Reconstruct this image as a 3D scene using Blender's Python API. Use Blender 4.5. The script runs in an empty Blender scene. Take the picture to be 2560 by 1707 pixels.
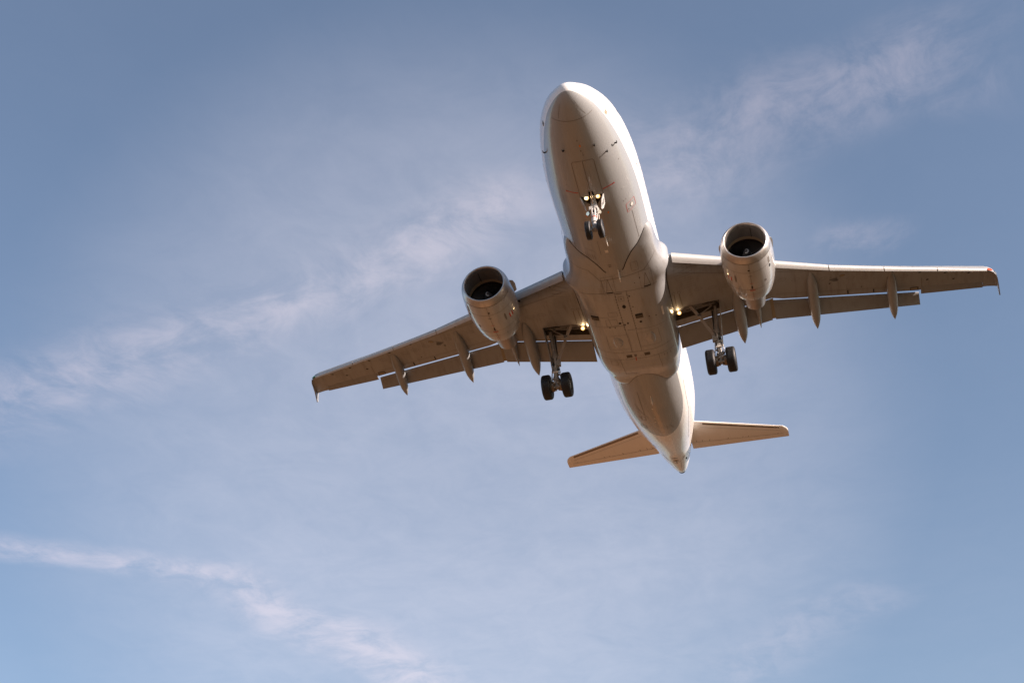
import bpy, bmesh, math, random
import numpy as np
from mathutils import Matrix, Vector
random.seed(4)
S = bpy.context.scene
COL = S.collection
rad = math.radians

# ------------------------------------------------------------------ camera
# Aircraft frame: x aft from the nose, y to starboard, z up.
PITCH = rad(3.0)
CAM_R = np.array([[0.22467892, -0.97376157, -0.03616346],
                  [0.54267423, 0.15586480, -0.82535498],
                  [0.80933557, 0.16581489, 0.56345485]])
CAM_C = Vector((-43.82464869, -6.44950394, -42.50204724))
RY = Matrix.Rotation(PITCH, 3, 'Y')
CAM_W = Vector((0.0, 0.0, 1.7))
ORIGIN = CAM_W - RY @ CAM_C                      # where the aircraft's nose datum hangs in the air

cam = bpy.data.cameras.new('camera')
cam.sensor_width = 36.0
cam.lens = 3913.8112 / 2560 * 36.0
cam.clip_start = 0.1
cam.clip_end = 100000.0
cam_o = bpy.data.objects.new('camera', cam)
COL.objects.link(cam_o)
m3 = Matrix((CAM_R[0], -CAM_R[1], -CAM_R[2])).transposed()
cam_o.matrix_world = Matrix.Translation(CAM_W) @ (RY @ m3).to_4x4()
S.camera = cam_o

# ------------------------------------------------------------------ light
SUN_EL = rad(25.0)        # height over the horizon
SUN_FWD = rad(14.0)       # how far ahead of the port beam
sdir = Vector((-math.sin(SUN_FWD) * math.cos(SUN_EL), -math.cos(SUN_FWD) * math.cos(SUN_EL), math.sin(SUN_EL)))
sun = bpy.data.lights.new('sun', 'SUN')
sun.energy = 5.0
sun.angle = rad(0.5)
sun.color = (1.0, 0.80, 0.69)
sun_o = bpy.data.objects.new('sun', sun)
COL.objects.link(sun_o)
sun_o.rotation_euler = (-sdir).to_track_quat('-Z', 'Y').to_euler()
sun_o.location = (0, -200, 120)

S.view_settings.view_transform = 'Standard'
S.view_settings.look = 'None'
S.view_settings.gamma = 1.0
S.view_settings.use_curve_mapping = False
S.view_settings.exposure = 1.12

world = bpy.data.worlds.new('World')
S.world = world
world.use_nodes = True
WT = world.node_tree
for n in list(WT.nodes): WT.nodes.remove(n)


class NT:
    """small helper for writing node graphs"""
    def __init__(self, tree): self.t = tree
    def new(self, typ, **kw):
        n = self.t.nodes.new(typ)
        for k, v in kw.items(): setattr(n, k, v)
        return n
    def link(self, a, b): self.t.links.new(a, b)
    def _in(self, sock, v):
        if hasattr(v, 'is_output') or isinstance(v, bpy.types.NodeSocket): self.link(v, sock)
        else: sock.default_value = v
    def math(self, op, a, b=0.0, c=0.0, clamp=False):
        n = self.new('ShaderNodeMath', operation=op); n.use_clamp = clamp
        self._in(n.inputs[0], a); self._in(n.inputs[1], b); self._in(n.inputs[2], c)
        return n.outputs[0]
    def smooth(self, v, lo, hi, a=0.0, b=1.0):
        n = self.new('ShaderNodeMapRange', interpolation_type='SMOOTHSTEP')
        self._in(n.inputs[0], v)
        for i, q in zip((1, 2, 3, 4), (lo, hi, a, b)): self._in(n.inputs[i], q)
        return n.outputs[0]
    def lin(self, v, lo, hi, a=0.0, b=1.0):
        n = self.new('ShaderNodeMapRange'); n.clamp = True
        self._in(n.inputs[0], v)
        for i, q in zip((1, 2, 3, 4), (lo, hi, a, b)): self._in(n.inputs[i], q)
        return n.outputs[0]
    def noise(self, vec, scale, detail=4.0, rough=0.5, dist=0.0):
        n = self.new('ShaderNodeTexNoise')
        self._in(n.inputs['Vector'], vec)
        n.inputs['Scale'].default_value = scale; n.inputs['Detail'].default_value = detail
        n.inputs['Roughness'].default_value = rough; n.inputs['Distortion'].default_value = dist
        return n.outputs['Fac']
    def mixc(self, f, a, b, mode='MIX'):
        n = self.new('ShaderNodeMix', data_type='RGBA', blend_type=mode)
        self._in(n.inputs[0], f); self._in(n.inputs[6], a); self._in(n.inputs[7], b)
        return n.outputs[2]
    def combine(self, x, y, z):
        n = self.new('ShaderNodeCombineXYZ')
        for i, q in enumerate((x, y, z)): self._in(n.inputs[i], q)
        return n.outputs[0]
    def sep(self, v):
        n = self.new('ShaderNodeSeparateXYZ'); self.link(v, n.inputs[0]); return n.outputs
    def mapping(self, v, scale=(1, 1, 1), rot=(0, 0, 0), loc=(0, 0, 0)):
        n = self.new('ShaderNodeMapping'); self.link(v, n.inputs[0])
        n.inputs[1].default_value = loc; n.inputs[2].default_value = rot; n.inputs[3].default_value = scale
        return n.outputs[0]


def build_sky():
    g = NT(WT)
    out = g.new('ShaderNodeOutputWorld'); bg = g.new('ShaderNodeBackground')
    sky = g.new('ShaderNodeTexSky', sky_type='NISHITA')
    sky.sun_disc = False
    sky.sun_elevation = SUN_EL
    sky.sun_rotation = math.atan2(sdir.x, sdir.y)
    sky.altitude = 400.0
    sky.air_density = 1.0; sky.dust_density = 1.6; sky.ozone_density = 1.6
    tc = g.new('ShaderNodeTexCoord')
    d = g.sep(tc.outputs['Generated'])
    zc = g.math('MAXIMUM', d[2], 0.03)
    u = g.math('DIVIDE', d[0], zc); v = g.math('DIVIDE', d[1], zc)        # where the view ray meets the cirrus layer
    P = g.combine(u, v, 0.0)
    wob = g.noise(P, 2.2, 3.0, 0.55)
    wob2 = g.noise(g.mapping(P, loc=(7.3, 2.1, 0)), 2.2, 3.0, 0.55)
    uw = g.math('ADD', u, g.math('MULTIPLY', g.math('SUBTRACT', wob, 0.5), 0.22))
    vw = g.math('ADD', v, g.math('MULTIPLY', g.math('SUBTRACT', wob2, 0.5), 0.22))
    PW = g.combine(uw, vw, 0.0)

    def seg(a, b, wa, wb, s):
        """falloff about one stretch of a cirrus band"""
        bx, by = b[0] - a[0], b[1] - a[1]; L2 = bx * bx + by * by
        px = g.math('SUBTRACT', uw, a[0]); py = g.math('SUBTRACT', vw, a[1])
        t = g.math('DIVIDE', g.math('ADD', g.math('MULTIPLY', px, bx), g.math('MULTIPLY', py, by)), L2, clamp=True)
        ex = g.math('SUBTRACT', px, g.math('MULTIPLY', t, bx)); ey = g.math('SUBTRACT', py, g.math('MULTIPLY', t, by))
        dist = g.math('SQRT', g.math('ADD', g.math('MULTIPLY', ex, ex), g.math('MULTIPLY', ey, ey)))
        w = g.math('ADD', g.math('MULTIPLY', t, wb - wa), wa)
        return g.math('MULTIPLY', g.smooth(g.math('DIVIDE', dist, w), 0.0, 1.0, 1.0, 0.0), s)

    def uvpix(px, py):
        """a direction of the sky, given as the place it has in a 2352 x 1568 view of it"""
        q = (px * 2560 / 2352 - 1280) / 3913.8112, (py * 2560 / 2352 - 853.5) / 3913.8112
        a = Vector(CAM_R[0]) * q[0] + Vector(CAM_R[1]) * q[1] + Vector(CAM_R[2])
        a = RY @ a
        return a.x / a.z, a.y / a.z
    bands = [  # polyline, half-widths, strength
        ([(-60, 960), (380, 800), (700, 690), (960, 580), (1180, 460)], 105, 0.95),
        ([(-60, 1240), (330, 1290), (560, 1330), (720, 1430), (980, 1560)], 50, 1.25),
        ([(1540, 370), (1760, 250), (1950, 230), (2130, 150)], 180, 0.8),
        ([(1900, 570), (2000, 585)], 60, 0.6),
        ([(1720, 1530), (1900, 1420), (2010, 1380)], 55, 0.45),
        ([(2200, 270), (2290, 240)], 80, 0.4),
    ]
    total = None
    for pl, w, s in bands:
        U = [uvpix(*p) for p in pl]
        for i in range(len(U) - 1):
            e = uvpix(pl[i][0], pl[i][1] + w); wr = math.hypot(e[0] - U[i][0], e[1] - U[i][1])
            e2 = uvpix(pl[i + 1][0], pl[i + 1][1] + w); wr2 = math.hypot(e2[0] - U[i + 1][0], e2[1] - U[i + 1][1])
            k = seg(U[i], U[i + 1], wr, wr2, s)
            total = k if total is None else g.math('MAXIMUM', total, k)
    fine = g.noise(PW, 11.0, 11.0, 0.68, 0.35)
    big = g.noise(g.mapping(PW, loc=(5.2, 1.7, 0)), 4.0, 6.0, 0.55)
    fib = g.noise(g.mapping(PW, scale=(2.0, 6.0, 1), rot=(0, 0, 0.75)), 4.0, 8.0, 0.6, 0.3)
    tex = g.math('ADD', g.math('MULTIPLY', fine, 0.55), g.math('ADD', g.math('MULTIPLY', fib, 0.20), g.math('MULTIPLY', big, 0.25)))
    wisps = g.math('MULTIPLY', total, g.smooth(tex, 0.37, 0.63))
    veil = g.noise(g.mapping(PW, loc=(3.1, 0.4, 0)), 1.5, 7.0, 0.55)
    veil = g.math('MULTIPLY', g.smooth(veil, 0.25, 0.75, 0.72, 1.0), g.smooth(tex, 0.30, 0.68, 0.72, 1.0))
    # the thin cirrostratus is thickest in one broad bank
    q = (1060 * 2560 / 2352 - 1280) / 3913.8112, (1060 * 2560 / 2352 - 853.5) / 3913.8112
    cd = (RY @ (Vector(CAM_R[0]) * q[0] + Vector(CAM_R[1]) * q[1] + Vector(CAM_R[2]))).normalized()
    vd = g.new('ShaderNodeVectorMath', operation='DOT_PRODUCT'); g.link(tc.outputs['Generated'], vd.inputs[0]); vd.inputs[1].default_value = cd
    bank = g.smooth(vd.outputs['Value'], math.cos(rad(18.0)), math.cos(rad(1.0)), 0.10, 1.0)
    bank = g.math('MAXIMUM', bank, g.smooth(d[2], 0.33, 0.55, 0.17, 0.0))
    low_cut = g.smooth(d[2], 0.0, 0.12)
    skyc = g.mixc(1.0, sky.outputs[0], SKY_TINT, 'MULTIPLY')
    col = g.mixc(g.math('MULTIPLY', g.math('MULTIPLY', veil, bank), g.math('MULTIPLY', low_cut, CLOUD_VEIL), clamp=True), skyc, VEIL_COL)
    col = g.mixc(g.math('MULTIPLY', wisps, g.math('MULTIPLY', low_cut, CLOUD_WISP), clamp=True), col, CLOUD_COL)
    g.link(col, bg.inputs[0]); bg.inputs[1].default_value = SKY_STRENGTH
    g.link(bg.outputs[0], out.inputs[0])


SKY_STRENGTH = 0.078
SKY_TINT = (1.08, 1.02, 0.97, 1)
CLOUD_COL = (7.0, 5.8, 6.0, 1)
VEIL_COL = (6.2, 5.9, 6.4, 1)
CLOUD_WISP = 0.22
CLOUD_VEIL = 0.36
build_sky()

# ------------------------------------------------------------------ materials
def principled(name, col, rough=0.4, metal=0.0, coat=0.0, spec=0.5):
    m = bpy.data.materials.new(name); m.use_nodes = True
    b = m.node_tree.nodes['Principled BSDF']
    b.inputs['Base Color'].default_value = (*col, 1); b.inputs['Roughness'].default_value = rough
    b.inputs['Metallic'].default_value = metal; b.inputs['Coat Weight'].default_value = coat
    b.inputs['Coat Roughness'].default_value = 0.03; b.inputs['Specular IOR Level'].default_value = spec
    return m, NT(m.node_tree), b


def obj_coord(g):
    return g.new('ShaderNodeTexCoord').outputs['Object']


def weathered(name, col, rough, metal=0.0, coat=0.0, amount=0.25, stretch=(0.35, 3.0, 3.0), stain=(0.20, 0.16, 0.12), bump=0.0, spec=0.5):
    """paint with grime drawn out along the air flow"""
    m, g, b = principled(name, col, rough, metal, coat, spec)
    oc = obj_coord(g)
    n1 = g.noise(g.mapping(oc, scale=stretch), 1.6, 8, 0.65)
    n2 = g.noise(oc, 0.9, 5, 0.6)
    n3 = g.noise(oc, 14.0, 4, 0.6)
    f = g.math('MULTIPLY', g.smooth(n1, 0.42, 0.78), g.smooth(n2, 0.30, 0.66))
    f = g.math('ADD', f, g.math('MULTIPLY', g.smooth(n3, 0.45, 0.9), 0.25))
    f = g.math('MULTIPLY', f, amount, clamp=True)
    c = g.mixc(f, (*col, 1), (*[a * q * 2.2 for a, q in zip(col, stain)], 1))
    g.link(c, b.inputs['Base Color'])
    g.link(g.lin(n1, 0.3, 0.8, rough * 0.8, min(1, rough * 1.35)), b.inputs['Roughness'])
    if bump:
        bn = g.new('ShaderNodeBump'); bn.inputs['Strength'].default_value = bump; bn.inputs['Distance'].default_value = 0.02
        g.link(g.noise(oc, 1.4, 3, 0.5), bn.inputs['Height']); g.link(bn.outputs[0], b.inputs['Normal'])
    return m


def fuselage_paint():
    white, grey = (0.80, 0.80, 0.79), (0.315, 0.33, 0.34)
    m, g, b = principled('fuselage_paint', white, 0.34, 0, 0.45, 0.35)
    oc = obj_coord(g); x, y, z = g.sep(oc)
    line = g.smooth(x, 10.0, 20.0, -0.80, -1.42)
    isgrey = g.smooth(g.math('SUBTRACT', line, z), -0.006, 0.006)
    n1 = g.noise(g.mapping(oc, scale=(0.22, 4.0, 4.0)), 1.7, 8, 0.65)
    n2 = g.noise(oc, 0.7, 5, 0.6)
    low = g.smooth(z, -2.1, -1.2, 1.0, 0.25)
    dirt = g.math('MULTIPLY', g.math('MULTIPLY', g.smooth(n1, 0.42, 0.80), g.smooth(n2, 0.30, 0.7)), g.math('MULTIPLY', low, 0.45), clamp=True)
    keel = g.math('MULTIPLY', g.smooth(g.math('ABSOLUTE', g.math('ADD', y, g.math('MULTIPLY', g.math('SUBTRACT', n2, 0.5), 0.25))), 0.03, 0.16, 1.0, 0.0), g.math('MULTIPLY', low, g.smooth(x, 20.5, 23.0)))
    base = g.mixc(isgrey, (*white, 1), (*grey, 1))
    base = g.mixc(dirt, base, (0.20, 0.175, 0.145, 1))
    base = g.mixc(g.math('MULTIPLY', keel, 0.8), base, (0.55, 0.47, 0.38, 1))
    g.link(base, b.inputs['Base Color'])
    g.link(g.lin(n1, 0.3, 0.8, 0.20, 0.34), b.inputs['Roughness'])
    bn = g.new('ShaderNodeBump'); bn.inputs['Strength'].default_value = 0.05; bn.inputs['Distance'].default_value = 0.02
    g.link(g.noise(g.mapping(oc, scale=(1.0, 1.6, 1.6)), 1.3, 2, 0.5), bn.inputs['Height']); g.link(bn.outputs[0], b.inputs['Normal'])
    return m


def emitter(name, col, strength):
    m = bpy.data.materials.new(name); m.use_nodes = True
    t = m.node_tree; t.nodes.clear()
    e = t.nodes.new('ShaderNodeEmission'); o = t.nodes.new('ShaderNodeOutputMaterial')
    e.inputs[0].default_value = (*col, 1); e.inputs[1].default_value = strength
    t.links.new(e.outputs[0], o.inputs[0])
    return m


M = dict(
    fus=fuselage_paint(),
    belly=weathered('belly_paint', (0.325, 0.34, 0.35), 0.32, coat=0.8, amount=0.5, bump=0.10),
    wing=weathered('wing_paint', (0.27, 0.285, 0.295), 0.42, coat=0.12, amount=0.6, stretch=(0.5, 3.5, 2.0)),
    slat=weathered('slat_paint', (0.46, 0.46, 0.45), 0.36, metal=0.25, coat=0.0, amount=0.3),
    flap=weathered('flap_paint', (0.25, 0.262, 0.27), 0.5, amount=0.45),
    tail=weathered('tail_paint', (0.82, 0.79, 0.75), 0.35, coat=0.2, amount=0.15),
    nacelle=weathered('nacelle_paint', (0.38, 0.385, 0.385), 0.30, coat=0.9, amount=0.3, bump=0.05),
    lip=weathered('inlet_lip_metal', (0.52, 0.50, 0.48), 0.40, metal=0.9, amount=0.35),
    nozzle=weathered('nozzle_metal', (0.36, 0.33, 0.31), 0.36, metal=0.8, amount=0.6),
    liner=principled('inlet_liner', (0.17, 0.168, 0.165), 0.45)[0],
    ring=principled('fan_case_ring', (0.42, 0.33, 0.22), 0.5)[0],
    fan=principled('fan_blade_metal', (0.06, 0.06, 0.065), 0.35, 0.6)[0],
    spinner=principled('spinner_black', (0.05, 0.05, 0.055), 0.35)[0],
    white=weathered('gear_white', (0.56, 0.555, 0.54), 0.35, amount=0.35, stretch=(3, 3, 3)),
    geargrey=weathered('gear_grey', (0.33, 0.33, 0.32), 0.4, amount=0.6, stretch=(4, 4, 4)),
    steel=principled('bare_steel', (0.60, 0.60, 0.60), 0.22, 0.9)[0],
    brake=principled('brake_metal', (0.24, 0.19, 0.14), 0.45, 0.6)[0],
    rubber=weathered('tyre_rubber', (0.013, 0.014, 0.016), 0.55, amount=0.1, stretch=(8, 2, 8)),
    dark=principled('dark_void', (0.015, 0.014, 0.013), 0.8)[0],
    bay=weathered('bay_primer', (0.10, 0.085, 0.06), 0.7, amount=0.9, stretch=(5, 5, 5)),
    line=principled('panel_gap', (0.17, 0.155, 0.14), 0.6)[0],
    seal=principled('black_seal', (0.02, 0.02, 0.02), 0.6)[0],
    red=principled('red_marking', (0.45, 0.03, 0.015), 0.4)[0],
    orange=principled('orange_lens', (0.75, 0.20, 0.01), 0.2)[0],
    lens=principled('lamp_glass', (0.75, 0.75, 0.75), 0.08, 0.7)[0],
    tan=principled('flap_seal_strip', (0.26, 0.22, 0.15), 0.6)[0],
    pale=principled('pale_fitting', (0.72, 0.70, 0.66), 0.4)[0],
    glass=principled('window_glass', (0.02, 0.025, 0.03), 0.05)[0],
    lamp=emitter('lit_lamp', (1.0, 0.46, 0.13), 0.8),
    lampcore=emitter('lit_lamp_core', (1.0, 0.74, 0.38), 2.0),
    navred=emitter('red_navigation_light', (1.0, 0.10, 0.03), 0.8),
    navgreen=principled('green_navigation_glass', (0.02, 0.25, 0.10), 0.1)[0],
)

# ------------------------------------------------------------------ mesh helper
class MB:
    def __init__(self): self.v, self.f, self.m, self.mats = [], [], [], []
    def mi(self, key):
        if key not in self.mats: self.mats.append(key)
        return self.mats.index(key)
    def face(self, idx, key): self.f.append(tuple(idx)); self.m.append(self.mi(key))
    def add(self, pts):
        n = len(self.v); self.v.extend([tuple(float(c) for c in p) for p in pts]); return n
    def loft(self, rings, key, closed=True, cap=True, keyf=None):
        """rings of equal length joined one to the next"""
        b = [self.add(r) for r in rings]; n = len(rings[0])
        for i in range(len(rings) - 1):
            for j in range(n if closed else n - 1):
                k = (j + 1) % n
                self.face((b[i] + j, b[i] + k, b[i + 1] + k, b[i + 1] + j), keyf(i, j) if keyf else key)
        if cap and closed:
            self.face([b[0] + j for j in range(n)][::-1], key)
            self.face([b[-1] + j for j in range(n)], key)
    def tube(self, path, r, key, n=12, cap=True):
        """round bar along a path; r is one radius or one per point"""
        path = [Vector(p) for p in path]
        rs = r if isinstance(r, (list, tuple)) else [r] * len(path)
        rings = []; ref = None
        for i, p in enumerate(path):
            d = (path[min(i + 1, len(path) - 1)] - path[max(i - 1, 0)]).normalized()
            if ref is None: ref = d.orthogonal().normalized()
            a = (ref - d * ref.dot(d)).normalized(); ref = a; c = d.cross(a)
            rings.append([p + (a * math.cos(t) + c * math.sin(t)) * rs[i] for t in [2 * math.pi * k / n for k in range(n)]])
        self.loft(rings, key, cap=cap)
    def steps(self, a, b, prof, key, n=14):
        """turned piece between two points: prof = (share of the way, radius)"""
        a, b = Vector(a), Vector(b)
        d = (b - a).normalized(); u = d.orthogonal().normalized(); w = d.cross(u)
        rings = [[a + (b - a) * t + (u * math.cos(q) + w * math.sin(q)) * r for q in [2 * math.pi * k / n for k in range(n)]] for t, r in prof]
        self.loft(rings, key)
    def lathe(self, o, axis, prof, keys, n=64, up=(0, 0, 1)):
        """prof = (along, radius); one key per stretch"""
        o, d = Vector(o), Vector(axis).normalized(); u = Vector(up); u = (u - d * u.dot(d)).normalized(); w = d.cross(u)
        rings = [[o + d * s + (u * math.cos(q) + w * math.sin(q)) * max(r, 1e-4) for q in [2 * math.pi * k / n for k in range(n)]] for s, r in prof]
        kf = (lambda i, j: keys[i]) if isinstance(keys, (list, tuple)) else None
        self.loft(rings, keys if not kf else keys[0], cap=False, keyf=kf)
    def box(self, c, size, key, rot=None):
        c = Vector(c); h = Vector(size) / 2
        pts = []
        for dz in (-1, 1):
            for dx, dy in ((-1, -1), (1, -1), (1, 1), (-1, 1)):
                p = Vector((dx * h.x, dy * h.y, dz * h.z))
                if rot is not None: p = rot @ p
                pts.append(c + p)
        b = self.add(pts)
        for q in ((0, 3, 2, 1), (4, 5, 6, 7), (0, 1, 5, 4), (1, 2, 6, 5), (2, 3, 7, 6), (3, 0, 4, 7)):
            self.face([b + i for i in q], key)
    def beam(self, a, b, w, h, key, side=(0, 1, 0)):
        """flat bar between two points"""
        a, b = Vector(a), Vector(b); d = (b - a).normalized(); s = Vector(side); s = (s - d * s.dot(d)).normalized(); t = d.cross(s)
        ring = lambda p: [p + s * (w / 2) * i + t * (h / 2) * j for i, j in ((-1, -1), (1, -1), (1, 1), (-1, 1))]
        self.loft([ring(a), ring(b)], key)
    def slab(self, poly, off, key):
        """a plate: polygon in space with a thickness vector"""
        off = Vector(off); n = len(poly)
        a = self.add([Vector(p) - off / 2 for p in poly]); b = self.add([Vector(p) + off / 2 for p in poly])
        self.face([a + i for i in range(n)][::-1], key); self.face([b + i for i in range(n)], key)
        for i in range(n):
            k = (i + 1) % n; self.face((a + i, a + k, b + k, b + i), key)
    def disc(self, c, nrm, r, key, n=20, depth=0.0, rx=None):
        c, d = Vector(c), Vector(nrm).normalized(); u = d.orthogonal().normalized()
        if abs(d.z) > 0.5: u = Vector((1, 0, 0)); u = (u - d * u.dot(d)).normalized()
        w = d.cross(u); rx = rx or r
        ring = lambda o: [o + u * math.cos(q) * rx + w * math.sin(q) * r for q in [2 * math.pi * k / n for k in range(n)]]
        b = self.add(ring(c)); self.face([b + i for i in range(n)], key)
        if depth:
            self.loft([ring(c), ring(c - d * depth)], key, cap=False)
    def mirrored(self, s):
        if s > 0: return self
        o = MB(); o.v = [(x, -y, z) for x, y, z in self.v]; o.f = [f[::-1] for f in self.f]; o.m = list(self.m); o.mats = list(self.mats)
        return o
    def build(self, name, parent=None, smooth=True, angle=32, s=1, label=None, fix=True):
        q = self.mirrored(s)
        me = bpy.data.meshes.new(name)
        me.from_pydata(q.v, [], q.f)
        for k in q.mats: me.materials.append(M[k])
        me.polygons.foreach_set('material_index', q.m)
        if fix:
            bm = bmesh.new(); bm.from_mesh(me); bmesh.ops.recalc_face_normals(bm, faces=bm.faces); bm.to_mesh(me); bm.free()
        if smooth:
            me.polygons.foreach_set('use_smooth', [True] * len(me.polygons))
            me.set_sharp_from_angle(angle=rad(angle))
        me.update()
        o = bpy.data.objects.new(name, me); COL.objects.link(o)
        if parent is not None: o.parent = parent
        if label: o['label'] = label
        return o


def absorb(o, q):
    """join surface pattern into the mesh of the part it lies on"""
    me = o.data; names = [m.name for m in me.materials]; idx = []
    for k in q.mats:
        if M[k].name not in names: me.materials.append(M[k]); names.append(M[k].name)
        idx.append(names.index(M[k].name))
    bm = bmesh.new(); bm.from_mesh(me)
    vs = [bm.verts.new(p) for p in q.v]
    for f, mi in zip(q.f, q.m):
        try: fc = bm.faces.new([vs[i] for i in f])
        except ValueError: continue
        fc.material_index = idx[mi]; fc.smooth = False
    bm.to_mesh(me); bm.free(); me.update()


def lamp_light(name, loc, direction, energy, parent, size=rad(150), blend=0.6):
    l = bpy.data.lights.new(name, 'SPOT'); l.energy = energy; l.color = (1.0, 0.66, 0.34); l.spot_size = size; l.spot_blend = blend
    l.shadow_soft_size = 0.06
    o = bpy.data.objects.new(name, l); COL.objects.link(o); o.parent = parent; o.location = loc
    o.rotation_euler = Vector(direction).to_track_quat('-Z', 'Y').to_euler()
    return o


def interp(x, tab, col=1):
    return float(np.interp(x, [t[0] for t in tab], [t[col] for t in tab]))


def pchip(xs, ys, x):
    xs = np.asarray(xs, float); ys = np.asarray(ys, float); h = np.diff(xs); dl = np.diff(ys) / h
    d = np.zeros_like(ys)
    for k in range(1, len(xs) - 1):
        if dl[k - 1] * dl[k] > 0:
            w1 = 2 * h[k] + h[k - 1]; w2 = h[k] + 2 * h[k - 1]
            d[k] = (w1 + w2) / (w1 / dl[k - 1] + w2 / dl[k])
    d[0] = dl[0]; d[-1] = dl[-1]
    i = int(np.clip(np.searchsorted(xs, x) - 1, 0, len(h) - 1)); t = (x - xs[i]) / h[i]
    return float((2 * t**3 - 3 * t**2 + 1) * ys[i] + (t**3 - 2 * t**2 + t) * h[i] * d[i] + (-2 * t**3 + 3 * t**2) * ys[i + 1] + (t**3 - t**2) * h[i] * d[i + 1])

# ------------------------------------------------------------------ the ground (out of frame; it lights the underside)
def build_ground():
    m, g, b = principled('dry_ground', (0.26, 0.185, 0.11), 0.95, spec=0.1)
    oc = obj_coord(g); x, y, z = g.sep(oc)
    n1 = g.noise(oc, 0.006, 6, 0.6); n2 = g.noise(oc, 0.03, 5, 0.6)
    rot = g.mapping(oc, rot=(0, 0, 0.35))
    vor = g.new('ShaderNodeTexVoronoi', feature='F1', distance='CHEBYCHEV'); g.link(rot, vor.inputs['Vector']); vor.inputs['Scale'].default_value = 0.022; vor.inputs['Randomness'].default_value = 0.75
    cell = g.sep(vor.outputs['Color'])[0]
    soil = g.mixc(g.lin(cell, 0.1, 0.9), (0.098, 0.051, 0.024, 1), (0.265, 0.142, 0.067, 1))       # fields of bare earth
    soil = g.mixc(g.math('MULTIPLY', g.smooth(n2, 0.55, 0.72), 0.7), soil, (0.085, 0.053, 0.025, 1))
    sunward_dark = g.mixc(g.smooth(n2, 0.42, 0.60), (0.038, 0.030, 0.017, 1), (0.072, 0.047, 0.026, 1))
    sunward_dark = g.mixc(g.smooth(cell, 0.80, 0.84), sunward_dark, (0.11, 0.068, 0.036, 1))
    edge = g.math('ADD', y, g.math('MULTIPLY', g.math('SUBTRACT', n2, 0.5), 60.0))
    c = g.mixc(g.smooth(edge, ORIGIN.y - 24.0, ORIGIN.y + 12.0), sunward_dark, soil)   # sunward side darkened by colour to dim the port underside; bare soil opposite
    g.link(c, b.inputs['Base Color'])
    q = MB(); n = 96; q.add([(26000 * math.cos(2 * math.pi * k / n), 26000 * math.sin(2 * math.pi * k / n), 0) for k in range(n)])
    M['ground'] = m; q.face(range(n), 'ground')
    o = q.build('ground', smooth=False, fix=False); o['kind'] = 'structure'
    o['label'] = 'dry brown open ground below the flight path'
    m2, g2, b2 = principled('runway_concrete', (0.36, 0.31, 0.25), 0.9, spec=0.1); M['runway'] = m2
    oc2 = obj_coord(g2)
    g2.link(g2.mixc(g2.smooth(g2.noise(oc2, 0.08, 6, 0.6), 0.4, 0.65), (0.20, 0.16, 0.12, 1), (0.27, 0.22, 0.165, 1)), b2.inputs['Base Color'])
    r = MB(); yc = ORIGIN.y + 8.0
    r.add([(-3200, yc - 22, 0.03), (-60, yc - 22, 0.03), (-60, yc + 22, 0.03), (-3200, yc + 22, 0.03)]); r.face((0, 1, 2, 3), 'runway')
    o = r.build('runway', smooth=False, fix=False); o['kind'] = 'structure'
    o['label'] = 'pale concrete runway ahead of the landing aircraft'


build_ground()


def build_added_ridge():  # unseen dark ridge, added to cut the bright horizon out of the reflections
    M['ridge'] = weathered('added_ridge_dark', (0.045, 0.040, 0.022), 0.95, amount=0.5, stretch=(0.002, 0.002, 0.004), spec=0.05)
    q = MB(); n = 240; rnd = random.Random(3); ph = [rnd.random() * 6.28 for _ in range(7)]
    def h(a): return 210 + 60 * math.sin(3 * a + ph[0]) + 45 * math.sin(7 * a + ph[1]) + 30 * math.sin(13 * a + ph[2]) + 18 * math.sin(29 * a + ph[3]) + 12 * math.sin(53 * a + ph[4])
    rings = []
    for k in range(n):
        a = 2 * math.pi * k / n; c, s_ = math.cos(a), math.sin(a)
        rings.append([(r * c, r * s_, z) for r, z in ((5200, -1), (5700, h(a) * .45), (6300, h(a)), (7000, h(a) * .8), (8200, -1))])
    rings.append(rings[0])
    q.loft(rings, 'ridge', closed=False, cap=False)
    o = q.build('added_ridge', smooth=True, angle=60); o['kind'] = 'structure'; o['label'] = 'unseen dark ridge added round the horizon to dim its reflection'


build_added_ridge()

# ------------------------------------------------------------------ the aircraft
plane = bpy.data.objects.new('airliner', None)
COL.objects.link(plane)
plane.empty_display_size = 2.0
plane.location = ORIGIN
plane.rotation_euler = (0, PITCH, 0)
plane['label'] = 'white twin-engine jet airliner with grey belly landing overhead, wheels and flaps down'
plane['category'] = 'airplane'

# --- fuselage ------------------------------------------------------
ST = [  # x, top, bottom, half-width
    (0, -.60, -.62, .0), (.05, -.42, -.82, .20), (.15, -.27, -.95, .35), (.3, -.12, -1.07, .51), (.5, .05, -1.19, .67), (.75, .26, -1.30, .84), (1.0, .46, -1.40, .98),
    (1.5, .83, -1.55, 1.20), (2.0, 1.16, -1.68, 1.38), (2.5, 1.45, -1.78, 1.52), (3, 1.67, -1.87, 1.63), (3.5, 1.84, -1.93, 1.725), (4, 1.96, -1.98, 1.80), (5, 2.06, -2.04, 1.91),
    (6, 2.09, -2.07, 1.965), (7, 2.09, -2.07, 1.985), (8, 2.09, -2.07, 1.985), (20.2, 2.09, -2.07, 1.985), (21.0, 2.09, -2.065, 1.985), (22, 2.09, -2.04, 1.98), (23, 2.09, -1.95, 1.95), (24, 2.09, -1.80, 1.90), (25, 2.08, -1.60, 1.81), (26, 2.06, -1.36, 1.69),
    (27, 2.04, -1.10, 1.55), (28, 2.01, -.82, 1.39), (29, 1.96, -.53, 1.22), (30, 1.89, -.24, 1.035), (31, 1.78, .02, .89), (32, 1.66, .29, .71), (33, 1.48, .57, .49), (33.6, 1.34, .74, .33), (33.84, 1.26, .83, .24)]
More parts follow.
